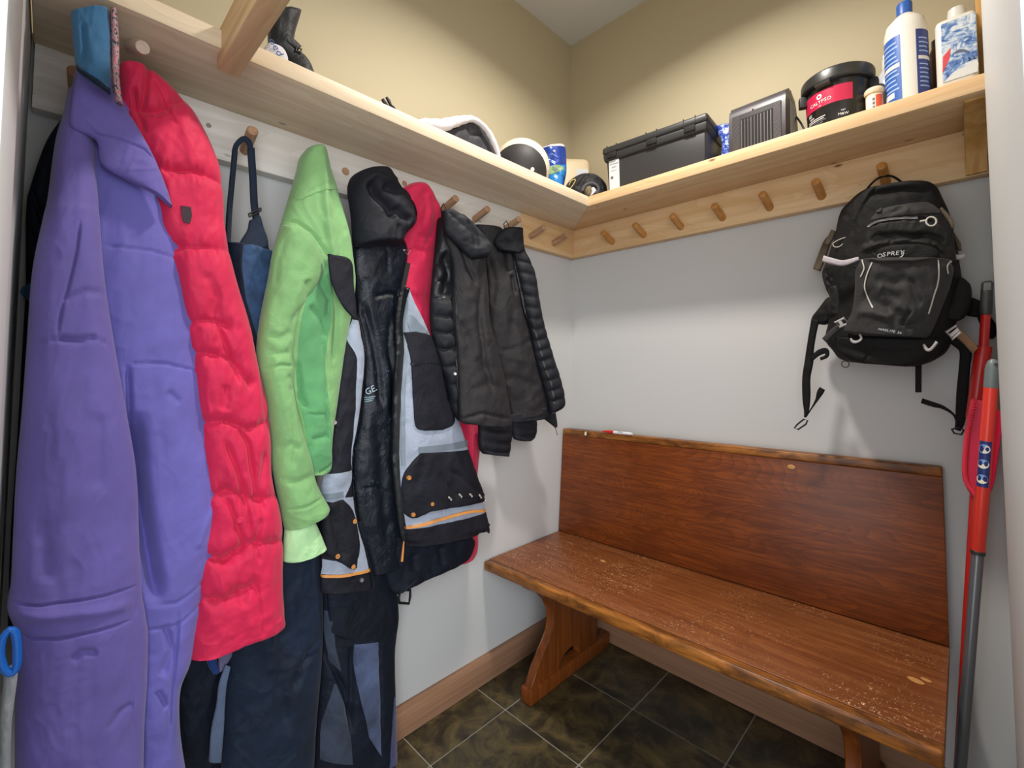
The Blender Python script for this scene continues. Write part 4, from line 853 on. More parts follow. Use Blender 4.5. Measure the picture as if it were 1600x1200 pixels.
ch = cloth('hood', [(566, 266, 592, 262), (552, 274, 608, 276), (545, 288, 622, 295), (545, 305, 634, 308), (548, 325, 645, 325), (550, 342, 647, 345), (551, 358, 641, 356), (552, 372, 630, 368), (555, 386, 624, 384)], PX(.135), M_PRK, g, .07, .04, caps=(.12, .05), seed=27, noise=(.006, .04, .04),
           creases=[([(562, 290), (572, 310), (590, 330), (600, 350)], 6, .022), ([(580, 300), (600, 308), (618, 296)], 6, .010), ([(600, 330), (612, 345), (628, 350)], 5, .014), ([(560, 280), (590, 290), (612, 285)], 4, -.006), ([(606, 356), (604, 384)], 2.5, .008), ([(632, 310), (640, 330), (640, 350)], 4, .006)])
stripe('hood_tape', ch, [(622, 300), (640, 318), (645, 340)], 4, M_ZIP, g)
bm = bmesh.new(); q = [at(x, y, PX(.2)) for x, y in ((630, 391), (643, 389), (637, 398))]; tube(bm, q, .0018, 6, closed=True); fin('toggle_ring', bm, M_STEEL, g)
cloth('lapel', [(512, 397, 516, 397), (513, 412, 548, 407), (517, 440, 553, 446), (528, 466, 556, 478), (538, 482, 556, 494), (548, 492, 554, 500)], PX(.212), M_PRK, g, .006, .005, seed=30, noise=(.003, .05, .03))
# left front of the parka
c1 = cloth('left_front', [(512, 398, 516, 397), (514, 410, 547, 407), (518, 440, 553, 448), (530, 478, 556, 490), (540, 500, 560, 515), (534, 530, 568, 560), (528, 575, 567, 590), (522, 620, 561, 650), (515, 690, 549, 708), (508, 735, 549, 740), (501, 770, 550, 765), (500, 815, 558, 815), (500, 860, 572, 866), (501, 900, 579, 900), (501, 918, 581, 914), (502, 926, 581, 919)], PX(.125), M_PRK, g, .022, .02, seed=29, noise=(.005, .04, .02), creases=[([(510, 790), (520, 830), (530, 870)], 6, .006), ([(540, 640), (520, 700), (512, 730)], 6, .004)])
patch('grey_panel', c1, [(545, 500, 556, 502), (538, 530, 563, 545), (551, 560, 565, 565), (551, 600, 563, 600), (550, 640, 557, 650), (546, 690, 548, 708), (544, 720, 547, 735)], M_GRY, g, .002)
patch('grey_band', c1, [(505, 740, 548, 733), (501, 760, 545, 752), (500, 781, 533, 775), (536, 785, 551, 775), (548, 812, 556, 812), (556, 840, 562, 840), (562, 866, 571, 866)], M_GRY, g, .002, straight=True)
stripe('reflective_tape', c1, [(500, 775), (531, 770)], 9, M_REF, g, .0045, n=6)
patch('grey_hem', c1, [(502, 872, 520, 873), (502, 885, 548, 884), (501, 896, 575, 888)], M_GRY, g, .002)
patch('hem_corner', c1, [(556, 850, 567, 850), (554, 870, 573, 870), (552, 888, 575, 887)], M_GRY, g, .0022)
patch('pocket', c1, [(501, 786, 530, 778), (500, 810, 548, 798), (500, 840, 556, 838), (502, 860, 555, 862), (522, 872, 552, 872), (540, 884, 548, 886)], M_PRK, g, .006, puff=.005)
stripe('piping', c1, [(501, 899), (540, 894), (576, 889)], 4, M_PIPE, g, .005)
for x, y in ((549, 812), (521, 865), (545, 881)): dot('snap', c1, x, y, .0075, M_SNAP, g, .011)
dot('steel_snap', c1, 560, 903, .0065, M_STEEL, g, .006)
stripe('zip', c1, [(557, 492), (566, 530), (567, 575), (560, 650), (549, 708), (549.5, 755), (557, 815), (572, 868), (580, 915)], 3.4, M_ZIP, g, .004, n=60)
# right front
c2 = cloth('right_front', [(628, 452, 632, 456), (624, 480, 647, 480), (622, 505, 664, 512), (621, 540, 675, 540), (618, 580, 688, 580), (617, 620, 697, 620), (616, 660, 715, 655), (615, 700, 730, 700), (616, 728, 742, 736), (622, 790, 755, 790), (627, 820, 760, 812), (632, 843, 762, 821), (640, 846, 745, 828)], PX(.15), M_GRY, g, .035, .03, seed=31, noise=(.006, .03, .02),
           creases=[([(690, 730), (720, 750), (745, 768)], 4, .006), ([(672, 735), (690, 760), (705, 775)], 4, .005), ([(650, 720), (640, 760)], 6, .004), ([(728, 700), (738, 735)], 3, .006), ([(640, 808), (690, 795), (750, 782)], 2.5, .004)])
patch('shoulder_tape', c2, [(627, 492, 634, 494), (630, 512, 652, 512), (633, 522, 666, 520)], M_REF, g, .003)
patch('chest_pocket', c2, [(624, 520, 640, 519), (630, 545, 674, 530), (633, 568, 686, 566), (637, 620, 697, 612), (639, 655, 703, 648), (643, 668, 699, 661), (652, 671, 680, 670)], M_PRK, g, .005, puff=.004)
stripe('pocket_flap_edge', c2, [(632, 569), (660, 566), (684, 569)], 2.2, M_ZIP, g, .010)
stripe('reflective_tape', c2, [(644, 701), (685, 697), (729, 692)], 9.5, M_REF, g, .004)
patch('lower_pocket', c2, [(646, 706, 729, 702), (634, 722, 735, 718), (625, 740, 741, 738), (623, 770, 752, 765), (625, 795, 753, 782), (634, 806, 700, 778), (645, 806, 670, 790)], M_PRK, g, .005, puff=.008)
ct = stripe('logo_tape', c2, [(679, 776), (700, 770), (730, 769), (753, 778)], 8, M_ZIP, g, .014)
M_WP = bpy.data.materials['print_white']
for x, y in ((687, 773), (704, 769), (720, 768.5), (737, 771), (748, 775)): ctext('lettering', 'area', c2, x, y, .0115, M_WP, g, (10, -2), .024)
stripe('piping', c2, [(629, 823), (655, 815), (685, 806), (720, 797), (755, 796)], 4.2, M_PIPE, g, .005)
patch('hem', c2, [(629, 826, 757, 799), (630, 838, 761, 815), (633, 853, 764, 829)], M_PRK, g, .006, sink=.02)
for x, y in ((630.5, 744), (664, 783.5), (638, 801)): dot('snap', c2, x, y, .0075, M_SNAP, g, .014)
stripe('zip', c2, [(634, 412), (626, 454), (620, 505), (621, 545), (618, 600), (616, 660), (616, 728), (623, 800), (631, 846)], 7, M_ZIP, g, .006, n=60)
stripe('storm_strip', c2, [(626, 470), (626, 510), (626, 560), (624, 620), (624, 700), (625, 726)], 5, M_REF, g, .003, n=40)
bm = bmesh.new(); q = [at(x, y, PX(.195)) for x, y in ((631, 846), (630, 856), (628, 877))]; tube(bm, q, [.002, .003, .0042], 8); fin('zip_pull', bm, M_SNAP, g)
bm = bmesh.new(); q = [at(x, y, PX(.17)) for x, y in ((755, 822), (760, 828), (764, 832))]; tube(bm, q, [.002, .004, .004], 8); fin('cord_toggle', bm, M_ZIP, g)
cloth('snow_skirt', [(598, 840, 700, 826), (596, 870, 738, 840), (600, 890, 739, 860), (606, 915, 728, 876), (612, 925, 700, 882), (618, 928, 650, 890)], PX(.11), M_NVY2, g, .03, .02, seed=33, noise=(.006, .05, .05), creases=[([(680, 850), (684, 880)], 4, .008), ([(640, 860), (640, 890)], 5, .006)])
cloth('tail', [(510, 918, 590, 916), (512, 950, 594, 950), (513, 975, 594, 975), (516, 990, 588, 986), (530, 996, 570, 994)], PX(.1), M_NVY2, g, .02, .015, seed=35, caps=(0, .04), noise=(.003, .03, .03))

# black puffer with its lining out
g = thing('puffer_jacket', 'black puffer jacket turned lining out, hung by its loop right of the parka', 'jacket', (.14, -.85, 1.85))
pl = PA(at(720, 480, PX(.185)), (1, -.35, 0))
cq = cloth('quilted_side', [(684, 342, 700, 340), (680, 380, 712, 380), (675, 430, 722, 430), (671, 478, 722, 478), (673, 515, 722, 515), (680, 545, 728, 545), (688, 575, 732, 575), (697, 598, 736, 600), (705, 640, 745, 640), (716, 658, 760, 660)], pl, M_PUF, g, .03, .025, seed=37, quilts=[([(672, y), (695, y + 4), (722, y - 2)], 4, .013) for y in (410, 438, 466, 493, 518, 543, 570, 600, 630)], noise=(.003, .05, .05),
            creases=[([(690, 395), (700, 430), (690, 468)], 8, .022)])
patch('armhole', cq, [(690, 372, 698, 372), (682, 405, 701, 400), (677, 440, 702, 435), (676, 458, 698, 460), (677, 468, 688, 470)], M_ZIP, g, .001)
pl1 = PA(at(720, 480, PX(.205)), (1, -.35, 0))
cf = cloth('lining_front', [(689, 331, 724, 336), (690, 350, 745, 356), (695, 380, 757, 392), (703, 400, 760, 430), (706, 440, 762, 474), (705, 480, 770, 520), (710, 530, 781, 558), (714, 580, 790, 600), (714, 630, 797, 640), (716, 655, 800, 662), (724, 662, 798, 667)], pl1, M_PLN, g, .028, .02, caps=(.02, .01), seed=39, noise=(.006, .04, .03),
           creases=[([(706, 345), (715, 380), (728, 420), (742, 450)], 4, .008), ([(748, 440), (745, 500), (752, 560), (768, 620)], 5, .009), ([(716, 500), (730, 540), (722, 570)], 7, .006), ([(716, 655), (750, 645), (796, 655)], 3, .005), ([(740, 560), (755, 580)], 6, .005), ([(727, 610), (760, 600), (785, 610)], 7, .004)])
cloth('collar', [(690, 329, 706, 326), (691, 345, 728, 340), (694, 362, 746, 356), (706, 376, 760, 372), (722, 392, 770, 386), (736, 405, 762, 402)], PA(at(720, 360, PX(.235)), (1, -.35, 0)), M_PUF, g, .022, .015, caps=(.1, .1), seed=41, noise=(.006, .06, .06), quilts=[([(700, 335), (725, 358), (760, 378)], 4, .008)], creases=[([(728, 345), (740, 365), (742, 390)], 4, .010)])
cloth('cuff', [(748, 655, 799, 658), (748, 675, 799, 676), (749, 700, 797, 702), (755, 709, 794, 713)], PX(.13), M_PUF, g, .03, .02, quilts=[([(748, y), (772, y + 4), (798, y + 5)], 3.5, .009) for y in (672, 688, 702)], noise=(.003, .05, .05))
cloth('cuff', [(799, 655, 836, 650), (800, 670, 838, 668), (803, 685, 836, 682), (812, 689, 828, 688)], PX(.12), M_PUF, g, .025, .02, quilts=[([(799, y), (820, y + 3), (838, y)], 3.5, .008) for y in (668, 680)], noise=(.003, .05, .05))
stripe('zip', cf, [(705, 400), (709, 460), (712, 540), (715, 610), (717, 655)], 2.6, M_ZIP, g, .003, n=40)
bm = bmesh.new(); tube(bm, [at(x, y, PX(.17)) for x, y in ((691, 345), (689, 326), (693, 318), (697, 326), (695, 345))], .0022, 6); fin('hanging_loop', bm, M_ZIP, g)
dot('white_tag', cq, 706, 584, .005, M_PWHITE, g, .01)

# second black puffer nearer the corner
g = thing('puffer_jacket', 'black quilted puffer jacket hanging open nearest the wall corner', 'jacket', (.12, -.52, 1.85))
pl = PA(at(800, 500, PX(.135)), (1, -.5, 0))
QL = [([(805, y - 6), (835, y), (880, y - 16)], 4, .012) for y in range(398, 660, 17)]
c3 = cloth('quilted_front', [(786, 358, 817, 358), (790, 375, 818, 384), (800, 400, 828, 408), (808, 430, 837, 430), (816, 465, 843, 470), (822, 495, 850, 505), (830, 530, 858, 535), (836, 560, 866, 560), (845, 590, 876, 592), (852, 615, 882, 618), (856, 632, 881, 636), (858, 646, 864, 645)], pl, M_PUF, g, .03, .02, quilts=QL, seed=43, noise=(.003, .05, .05))
c4 = cloth('lining_front', [(740, 352, 784, 358), (748, 370, 800, 380), (756, 400, 806, 415), (762, 440, 812, 450), (764, 480, 822, 495), (768, 530, 836, 530), (780, 580, 848, 575), (790, 620, 856, 610), (796, 645, 858, 640), (800, 655, 850, 648)], PA(at(800, 500, PX(.12)), (1, -.4, 0)), M_PLN, g, .03, .02, seed=45, noise=(.007, .05, .03), caps=(0, .01),
           creases=[([(775, 548), (800, 545), (834, 528)], 1.8, .004), ([(760, 400), (770, 440), (766, 480)], 5, .008), ([(796, 430), (800, 455), (802, 462)], 3, .012), ([(770, 600), (800, 590), (840, 605)], 7, .005), ([(790, 500), (815, 520), (825, 540)], 6, .005), ([(775, 380), (790, 400), (792, 430)], 5, .007)])
cloth('collar', [(786, 358, 816, 358), (776, 368, 818, 372), (772, 380, 818, 388), (780, 392, 812, 396)], PA(at(800, 380, PX(.155)), (1, -.4, 0)), M_PUF, g, .02, .012, noise=(.005, .08, .06), quilts=[([(775, 376), (800, 374), (818, 378)], 3, .006)])
cloth('hem', [(796, 648, 862, 634), (797, 656, 862, 646), (800, 661, 856, 654)], PA(at(800, 650, PX(.13)), (1, -.4, 0)), M_PUF, g, .012, .01, noise=(.003, .05, .05))
cloth('hem_corner', [(838, 648, 868, 644), (850, 655, 870, 655), (862, 664, 871, 664), (867, 668, 870, 668)], PA(at(850, 650, PX(.125)), (1, -.4, 0)), M_PUF, g, .006, .006, noise=(.002, .05, .05))
stripe('zip', c3, [(800, 395), (806, 420), (815, 465), (822, 493), (836, 530), (848, 575), (857, 600), (862, 630)], 2.6, M_ZIP, g, .004, n=40)
bm = bmesh.new(); tube(bm, [at(x, y, pl) for x, y in ((866, 666), (869, 672), (871, 680))], .0014, 6); fin('zip_cord', bm, M_ZIP, g)
bm = bmesh.new(); tube(bm, [at(x, y, PX(.14)) for x, y in ((790, 362), (787, 350), (791, 345), (795, 352), (796, 362))], .002, 6); fin('hanging_loop', bm, M_ZIP, g)

# things low down at the left
g = thing('ski_trousers', 'near black trousers low between the purple trousers and navy overalls', 'trousers', (.05, -1.65, .7))
cn = cloth('legs', [(262, 970, 400, 965), (268, 1010, 372, 1000), (270, 1060, 366, 1050), (274, 1110, 356, 1110), (278, 1140, 352, 1140), (280, 1215, 350, 1215)], PX(.055), M_NVY2, g, .02, .02, noise=(.006, .03, .02), seed=47)
cloth('grey_window', [(341, 1013, 362, 1010), (341, 1030, 363, 1024), (342, 1048, 350, 1043), (343, 1049, 346, 1047)], PX(.10), fabric('violet_grey', '5f5a78', .7), g, .005, .004, noise=(.001, .1, .1))
strap('grey_strap', [(356, 1040, 9), (348, 1070, 13), (345, 1100, 14), (340, 1140, 20), (336, 1190, 20)], 14, PX(.112), fabric('strap_grey', '56657f', .7), g)
strap('blue_strap', [(328, 1018, 14), (332, 1036, 16), (338, 1052, 10)], 14, PX(.105), fabric('strap_blue', '14306a', .5), g)
bm = bmesh.new(); q = [at(x, y, PX(.115)) for x, y in ((325, 1009), (330, 1004), (337, 1005), (336, 1011), (328, 1013))]; tube(bm, q, .004, 8, closed=True); fin('buckle', bm, mat('buckle_blue', '2857a8', .25), g)
g = thing('sled_handle', 'bright blue ring with a pale grey strap at the lower left edge', 'handle', at(15, 1010, PX(.30)))
pl = PX(.30)
bm = bmesh.new(); q = spline([(14, 984), (4, 998), (0, 1022), (6, 1044), (18, 1052), (26, 1040), (27, 1012), (24, 990), (18, 983)], 30); tube(bm, [at(x, y, pl) for x, y in q[:-1]], .0055, 10, closed=True); fin('ring', bm, mat('ring_blue', '1467c8', .3), g)
cloth('strap', [(6, 1050, 29, 1034), (5, 1070, 27, 1062), (2, 1100, 22, 1100), (0, 1136, 18, 1136), (-2, 1215, 16, 1215)], PX(.285), fabric('strap_pale', '8d9297', .7), g, .012, .008, noise=(.002, .05, .02))

# ------------------------------------------------------------------ soft and round things on the left shelf
ZMIN[0] = TS + .0015
g = thing('ski_goggles', 'black ski goggles with a white printed strap next to the shelf beam', 'goggles', (.16, -1.47, TS))
M_GOG = fabric('goggle_black', '17181c', .55, .2); M_GLT = mat('print_blue', '27407f', .5)
cloth('frame', [(418, 20, 470, 20), (420, 62, 458, 64), (420, 75, 464, 82), (440, 92, 476, 92), (446, 104, 488, 112), (446, 125, 492, 125)], PX(.165), M_GOG, g, .03, .03, noise=(.004, .06, .06))
cw = cloth('white_strap', [(416, 71, 424, 70), (412, 76, 441, 76), (409, 86, 449, 88), (420, 98, 450, 98), (440, 112, 450, 112)], PX(.22), M_WHT, g, .014, .01, noise=(.001, .06, .06))
ctext('lettering', 'oed', cw, 427, 80, .026, M_GLT, g, (10, 3.5), .005)
strap('black_strap', [(444, 58, 14), (458, 68, 12), (468, 76, 9)], 11, PX(.19), M_GOG, g, .006)
bm = bmesh.new(); q = [at(x, y, PX(.195)) for x, y in ((464, 74), (471, 77), (469, 83), (462, 80))]; tube(bm, q, .0026, 6, closed=True); fin('clip', bm, M_ZIP, g)
g = thing('strap_ends', 'two short black strap ends poking above the middle of the left shelf', 'strap', (.2, -1.18, TS))
strap('strap_tip', [(597, 155, 3.5), (600, 160, 4.5), (604, 165, 3), (607, 172, 3), (612, 178, 3)], 4, PX(.2), M_GOG, g)
strap('strap_tip', [(603, 152, 2.5), (607, 158, 4.5), (610, 165, 3), (614, 168, 2.5), (619, 176, 3)], 4, PX(.2), M_GOG, g)
g = thing('winter_hood', 'black padded hood with a white fleece rim lying on the left shelf', 'hood', (.17, -.86, TS))
ck = cloth('padded_shell', [(700, 196, 748, 185), (686, 204, 757, 198), (674, 212, 768, 220), (672, 230, 775, 240), (690, 262, 778, 262)], PX(.17), fabric('hood_black', '2b2c33', .5, .15), g, .028, .04, noise=(.006, .05, .05), seed=51, caps=(.25, 0), creases=[([(722, 200), (728, 215), (745, 212)], 3, .008)])
def fat(name, pts, pl, m, parent, n=40):
    """soft rope: pts = (x, y, radius m)"""
    D = spline(pts, n); bm = bmesh.new(); tube(bm, [(lambda p, r: Vector((p.x, p.y, max(p.z, TS + r * 1.1))))(at(a, b, pl), float(r)) for a, b, r in D], [float(r) * (1 + .08 * math.sin(i * 2.1)) for i, (a, b, r) in enumerate(D)], 12); return fin(name, bm, m, parent)
fat('fleece_rim', [(652, 192, .008), (664, 193, .016), (688, 196, .020), (708, 191, .018), (725, 187, .014), (738, 186, .011), (752, 194, .010), (764, 208, .011), (772, 224, .011), (778, 240, .009), (781, 262, .008)], PX(.212), M_WHT, g)
g = thing('ski_helmet', 'cream and black ski helmet on the left shelf, left of the blue pack', 'helmet', (.17, -.54, TS))
M_HCR = mat('helmet_cream', 'e0d5c2', .35); M_HBK = mat('helmet_black', '2a282a', .6)
hc = at(816, 282, PX(.17)); hr = (hc - at(852, 280, PX(.17))).length
def dome(name, r, m, parent, c, sc=(1, 1, 1), rot=None, lo=-.35, seg=40, top=1.0):
    th = np.linspace(math.asin(lo), math.asin(top), 14); prof = [(r * math.cos(a) if math.cos(a) > 1e-5 else 0, r * math.sin(a)) for a in th]
    if top >= 1: prof[-1] = (0, prof[-1][1])
    bm = bmesh.new(); lathe(bm, [(0, prof[0][1])] + prof + ([] if top >= 1 else [(0, prof[-1][1])]), seg); bmesh.ops.transform(bm, matrix=Matrix.Translation(c) @ (rot or Matrix.Identity(4)) @ Matrix.Diagonal((*sc, 1)), verts=bm.verts[:]); return fin(name, bm, m, parent, angle=50)
HZ_ = TS + .075
hcc = Vector((.165, hc.y, HZ_))
vdir = (CAM - hcc); vdir.z = 0; vdir.normalize()
dome('shell', .116, M_HCR, g, hcc, lo=-.6)
rt_ = Vector((0, 0, 1)).cross(vdir)
n_ = (vdir * .80 + rt_ * -.12 + Vector((0, 0, -.62))).normalized()
dome('front_pad', .1175, M_HBK, g, hcc, (1, 1, 1), n_.to_track_quat('Z', 'Y').to_matrix().to_4x4(), lo=.42)
bm = bmesh.new(); tube(bm, [hcc + (Vector((0, 0, 1)) * math.cos(a) + rt_ * math.sin(a)) * .1168 + vdir * .012 for a in np.linspace(.25, 1.15, 12)], .0025, 6); fin('vent_slot', bm, M_HBK, g)
bm = bmesh.new(); lathe(bm, [(0, 0), (.008, 0), (.007, .005), (0, .006)], 14, Matrix.Translation(at(832, 265, PX(.27))) @ vdir.to_track_quat('Z', 'Y').to_matrix().to_4x4()); fin('knob', bm, M_HCR, g)
# wipes pack and cream jug
dg = Vector((.75, -.66, 0)).normalized()
plw = PA(at(865, 260, PX(.17)), dg)
g = thing('wipes_pack', 'blue foil wipes pack with white top standing before the cream jug', 'pack', at(865, 300, plw))
M_FOIL = mat('foil_blue', '2a459a', .25, Metallic=.25); M_FOIL2 = mat('foil_sky', '2f7fc4', .25, Metallic=.2)
cw = cloth('pouch', [(846, 231, 880, 226), (843, 238, 884, 233), (846, 255, 885, 252), (850, 275, 885, 270), (856, 300, 880, 296), (858, 320, 878, 318)], plw, M_FOIL, g, .028, .02, noise=(.004, .12, .08), caps=(.08, 0), creases=[([(855, 248), (868, 258), (880, 262)], 2, .005), ([(878, 232), (880, 250), (883, 262)], 2.5, .005), ([(878, 262), (870, 270)], 2, .005)])
patch('white_top', cw, [(848, 230, 878, 226.5), (845, 235, 883, 232)], M_WHT, g, .002)
patch('sky_panel', cw, [(851, 264, 884, 260), (853, 275, 884, 272), (856, 296, 880, 294)], M_FOIL2, g, .0012)
patch('logo_oval', cw, [(858, 264, 872, 262), (854, 268, 879, 264), (855, 274, 879, 268), (858, 277, 874, 272)], mat('logo_green', '7d9c6a', .5), g, .003)
ctext('lettering', 'wipes', cw, 867, 269.5, .018, M_GLT, g, (10, -1.5), .009)
ctext('lettering', 'ultra soft', cw, 864, 248, .008, M_LTXT, g, (10, -1), .006); ctext('lettering', '80', cw, 864, 242, .012, M_WTXT, g, (10, -1), .006); ctext('lettering', 'XL', cw, 867, 281, .016, M_WTXT, g, (10, -1), .006)
jc = at(897, 262, PX(.085)); jc.z = TS
g = thing('jug', 'cream plastic jug with a white label in the shelf corner', 'jug', jc)
ja = math.atan2(dg.y, dg.x); JM = Matrix.Translation(jc) @ Matrix.Rotation(ja, 4, 'Z')
M_JC = mat('jug_cream', 'e3cfa9', .4)
bm = bmesh.new(); bx(bm, -.062, .045, -.135, .072, .001, .285, .03, 4); bmesh.ops.transform(bm, matrix=JM, verts=bm.verts[:]); fin('body', bm, M_JC, g)
bm = bmesh.new(); lathe(bm, [(0, .28), (.034, .28), (.03, .31), (.026, .315), (0, .315)], 26, JM @ Matrix.Translation((-.02, -.085, 0))); fin('cap', bm, M_JC, g)
bm = bmesh.new(); bx(bm, .044, .0462, -.0, .06, .09, .225, .0005, 1); bmesh.ops.transform(bm, matrix=JM, verts=bm.verts[:]); lb = fin('label', bm, M_STK, g)
bm = bmesh.new(); bx(bm, .0455, .0468, .036, .054, .14, .20, .0003, 1); bmesh.ops.transform(bm, matrix=JM, verts=bm.verts[:]); fin('bar_code', bm, M_GREYTXT, lb)
for i, (s, z) in enumerate((('refill', .19), ('hand soap', .165), ('1.8 L', .13))): text('lettering', s, .011, JM @ frame((.0468, .017, z), (0, 1, 0), (0, 0, 1)), M_GREYTXT, lb, .0002)
# gloves in the corner
plg = PA(at(915, 290, PX(.235)), (.70, -.71, 0))
g = thing('ski_glove', 'crumpled black glove with a grey cuff at the shelf corner edge', 'glove', at(918, 305, plg))
c = cloth('hand', [(905, 273, 925, 272), (890, 283, 936, 278), (884, 291, 946, 288), (884, 300, 949, 300), (892, 312, 949, 312), (900, 330, 945, 330)], plg, fabric('glove_black', '1c1c1f', .6, .2), g, .05, .03, noise=(.009, .08, .08), caps=(.3, .0), seed=53, creases=[([(900, 300), (912, 282), (925, 278)], 3, .01), ([(930, 284), (940, 296)], 3, .01)])
fat('cuff', [(910, 298, .005), (914, 290, .006), (924, 286, .006), (933, 290, .006), (935, 298, .005), (930, 304, .004)], PA(at(920, 292, PX(.285)), (.70, -.71, 0)), fabric('glove_grey', '4b4a50', .8), g, 30)
cloth('thumb', [(912, 295, 924, 292), (914, 302, 926, 298), (918, 308, 925, 304)], PA(at(920, 300, PX(.275)), (.7, -.71, 0)), fabric('glove_olive', '6e6248', .7), g, .016, .01, noise=(.004, .1, .1))
cloth('white_tab', [(924, 294, 928, 293), (924, 302, 932, 298), (921, 308, 926, 304)], PA(at(920, 300, PX(.288)), (.7, -.71, 0)), M_WHT, g, .006, .004, noise=(.001, .1, .1))
strap('cord', [(889, 290, 1.6), (892, 283, 1.6), (899, 281, 1.6), (896, 288, 1.6), (890, 296, 1.6)], 1.6, PA(at(893, 290, PX(.25)), (.7, -.71, 0)), mat('cord_yellow', 'a99a5a', .7), g, .003)
# blue bag behind the storage box
g = thing('snack_bag', 'blue and white bag wedged between the storage box and the heater', 'bag', at(1135, 250, PY(-.09)))
cloth('bag_front', [(1118, 200, 1148, 194), (1122, 210, 1147, 206), (1128, 225, 1146, 222), (1128, 240, 1144, 240), (1125, 262, 1144, 260)], PY(-.085), M_BAG, g, .02, .02, noise=(.004, .1, .1))
ZMIN[0] = None
# ------------------------------------------------------------------ backpack on the back wall
M_BK = fabric('pack_black', '0d0c0c', .75, .15, 0); M_BK2 = fabric('pack_grey', '2b2a2a', .7, .12, .05); M_BK3 = fabric('pack_charcoal', '181716', .65, .15, 0); M_WEB = fabric('webbing_black', '0a0909', .8, .1, 0)
M_BUCK = mat('buckle_grey', 'a9a5a3', .4); M_GSTR = fabric('strap_grey_pale', 'b5aeb2', .7, .06); M_OLV = fabric('strap_olive', '54493a', .7, .15); M_CORDG = mat('cord_pale', 'b9b4ac', .5); M_TAN = fabric('strap_tan', '8d6a4c', .7)
g = thing('backpack', 'black and grey hiking backpack hanging on the last peg by the right wall', 'backpack', (1.27, -.1, 1.85))
def Q(y, a=0): return PA((1.28, y, 1.5), (math.sin(a), -math.cos(a), 0))
pb = Q(-.10)
c0 = cloth('main_body', [(1352, 302, 1440, 290), (1338, 310, 1462, 292), (1320, 326, 1474, 312), (1312, 338, 1484, 335), (1305, 370, 1490, 362), (1298, 392, 1497, 395), (1292, 410, 1500, 415), (1285, 428, 1503, 440), (1290, 450, 1500, 470), (1298, 470, 1495, 500), (1296, 500, 1490, 525), (1290, 530, 1480, 548), (1302, 548, 1465, 560), (1312, 560, 1448, 568), (1330, 566, 1430, 573)], pb, M_BK, g, .10, .06, caps=(.10, .10), power=2.6, seed=61, noise=(.004, .03, .03),
           creases=[([(1380, 300), (1358, 330), (1345, 355), (1338, 380)], 2, .005), ([(1362, 318), (1400, 312), (1460, 308)], 5, .010), ([(1312, 335), (1330, 345), (1335, 348)], 3, .006), ([(1310, 555), (1360, 545), (1440, 548)], 5, .004)])
# upper pocket with zip
c1 = cloth('upper_pocket', [(1372, 325, 1450, 315), (1352, 345, 1470, 330), (1345, 362, 1480, 345), (1338, 382, 1488, 362), (1330, 398, 1492, 385), (1334, 408, 1494, 405), (1350, 412, 1490, 412)], Q(-.165), M_BK3, g, .045, .03, caps=(.12, .06), power=2.6, seed=63, noise=(.006, .04, .04),
           creases=[([(1338, 372), (1355, 360), (1380, 351), (1410, 347), (1445, 347), (1470, 356)], 2, .006), ([(1360, 378), (1400, 372), (1430, 374), (1445, 369)], 4, .012), ([(1420, 378), (1450, 372), (1480, 380)], 4, .010), ([(1345, 395), (1380, 385), (1420, 380), (1470, 388)], 4, -.008), ([(1392, 385), (1400, 378), (1404, 370)], 2, .005), ([(1460, 384), (1476, 398)], 3, -.008), ([(1390, 340), (1420, 328), (1460, 324)], 3, .005)])
patch('top_panel', c1, [(1378, 326, 1445, 317), (1364, 340, 1462, 324), (1362, 348, 1470, 334), (1390, 344, 1455, 338)], M_BK2, g, .002)
stripe('zip', c1, [(1339, 374), (1352, 362), (1372, 352), (1400, 347), (1436, 346)], 2.6, mat('zip_silver', 'b0afb2', .3, Metallic=.3), g, .006, n=40)
patch('zip_tag', c1, [(1373, 321, 1380, 321), (1372, 330, 1381, 330), (1372, 337, 1379, 337)], M_BK2, g, .008)
bm = bmesh.new(); pz = Q(-.205); q = spline([(1334, 368), (1328, 369), (1312, 374), (1302, 380), (1303, 385), (1309, 386), (1316, 382), (1326, 371), (1334, 367)], 30); tube(bm, [at(x, y, Q(-.17)) for x, y in q], .0013, 6); fin('zip_pull_cord', bm, M_CORDG, g)
bm = bmesh.new(); q = [(1455 + 8 * math.cos(a), 346 + 7 * math.sin(a)) for a in np.linspace(0, 2 * math.pi, 22)[:-1]]; tube(bm, [at(x, y, Q(-.222)) for x, y in q], .0022, 8, closed=True); fin('zip_ring', bm, M_CORDG, g)
bm = bmesh.new(); tube(bm, [at(x, y, Q(-.22)) for x, y in ((1437, 346), (1442, 345), (1447, 344))], .0026, 6); fin('zip_slider', bm, M_CORDG, g)
# black logo field
c2 = cloth('logo_field', [(1395, 382, 1440, 380), (1372, 390, 1462, 388), (1368, 400, 1468, 398), (1372, 408, 1460, 406), (1390, 414, 1430, 413)], Q(-.212), M_BK, g, .012, .01, caps=(.2, .1), noise=(.001, .05, .05))
M_SIL = mat('print_silver', 'b9b9b9', .35, Metallic=.3)
for i, ch in enumerate('OSPREY'):
    x = 1375.5 + i * 6.9; y = 400 - i * .75 - (0 if i else -.8) ; ctext('lettering', ch, c2, x, y, .0165, M_SIL, g, (10, -1.6 + (i - 2.5) * .3), .003)
stripe('logo_swoosh', c2, [(1413, 396), (1411, 401), (1405, 405)], 1.6, M_SIL, g, .003, n=8)
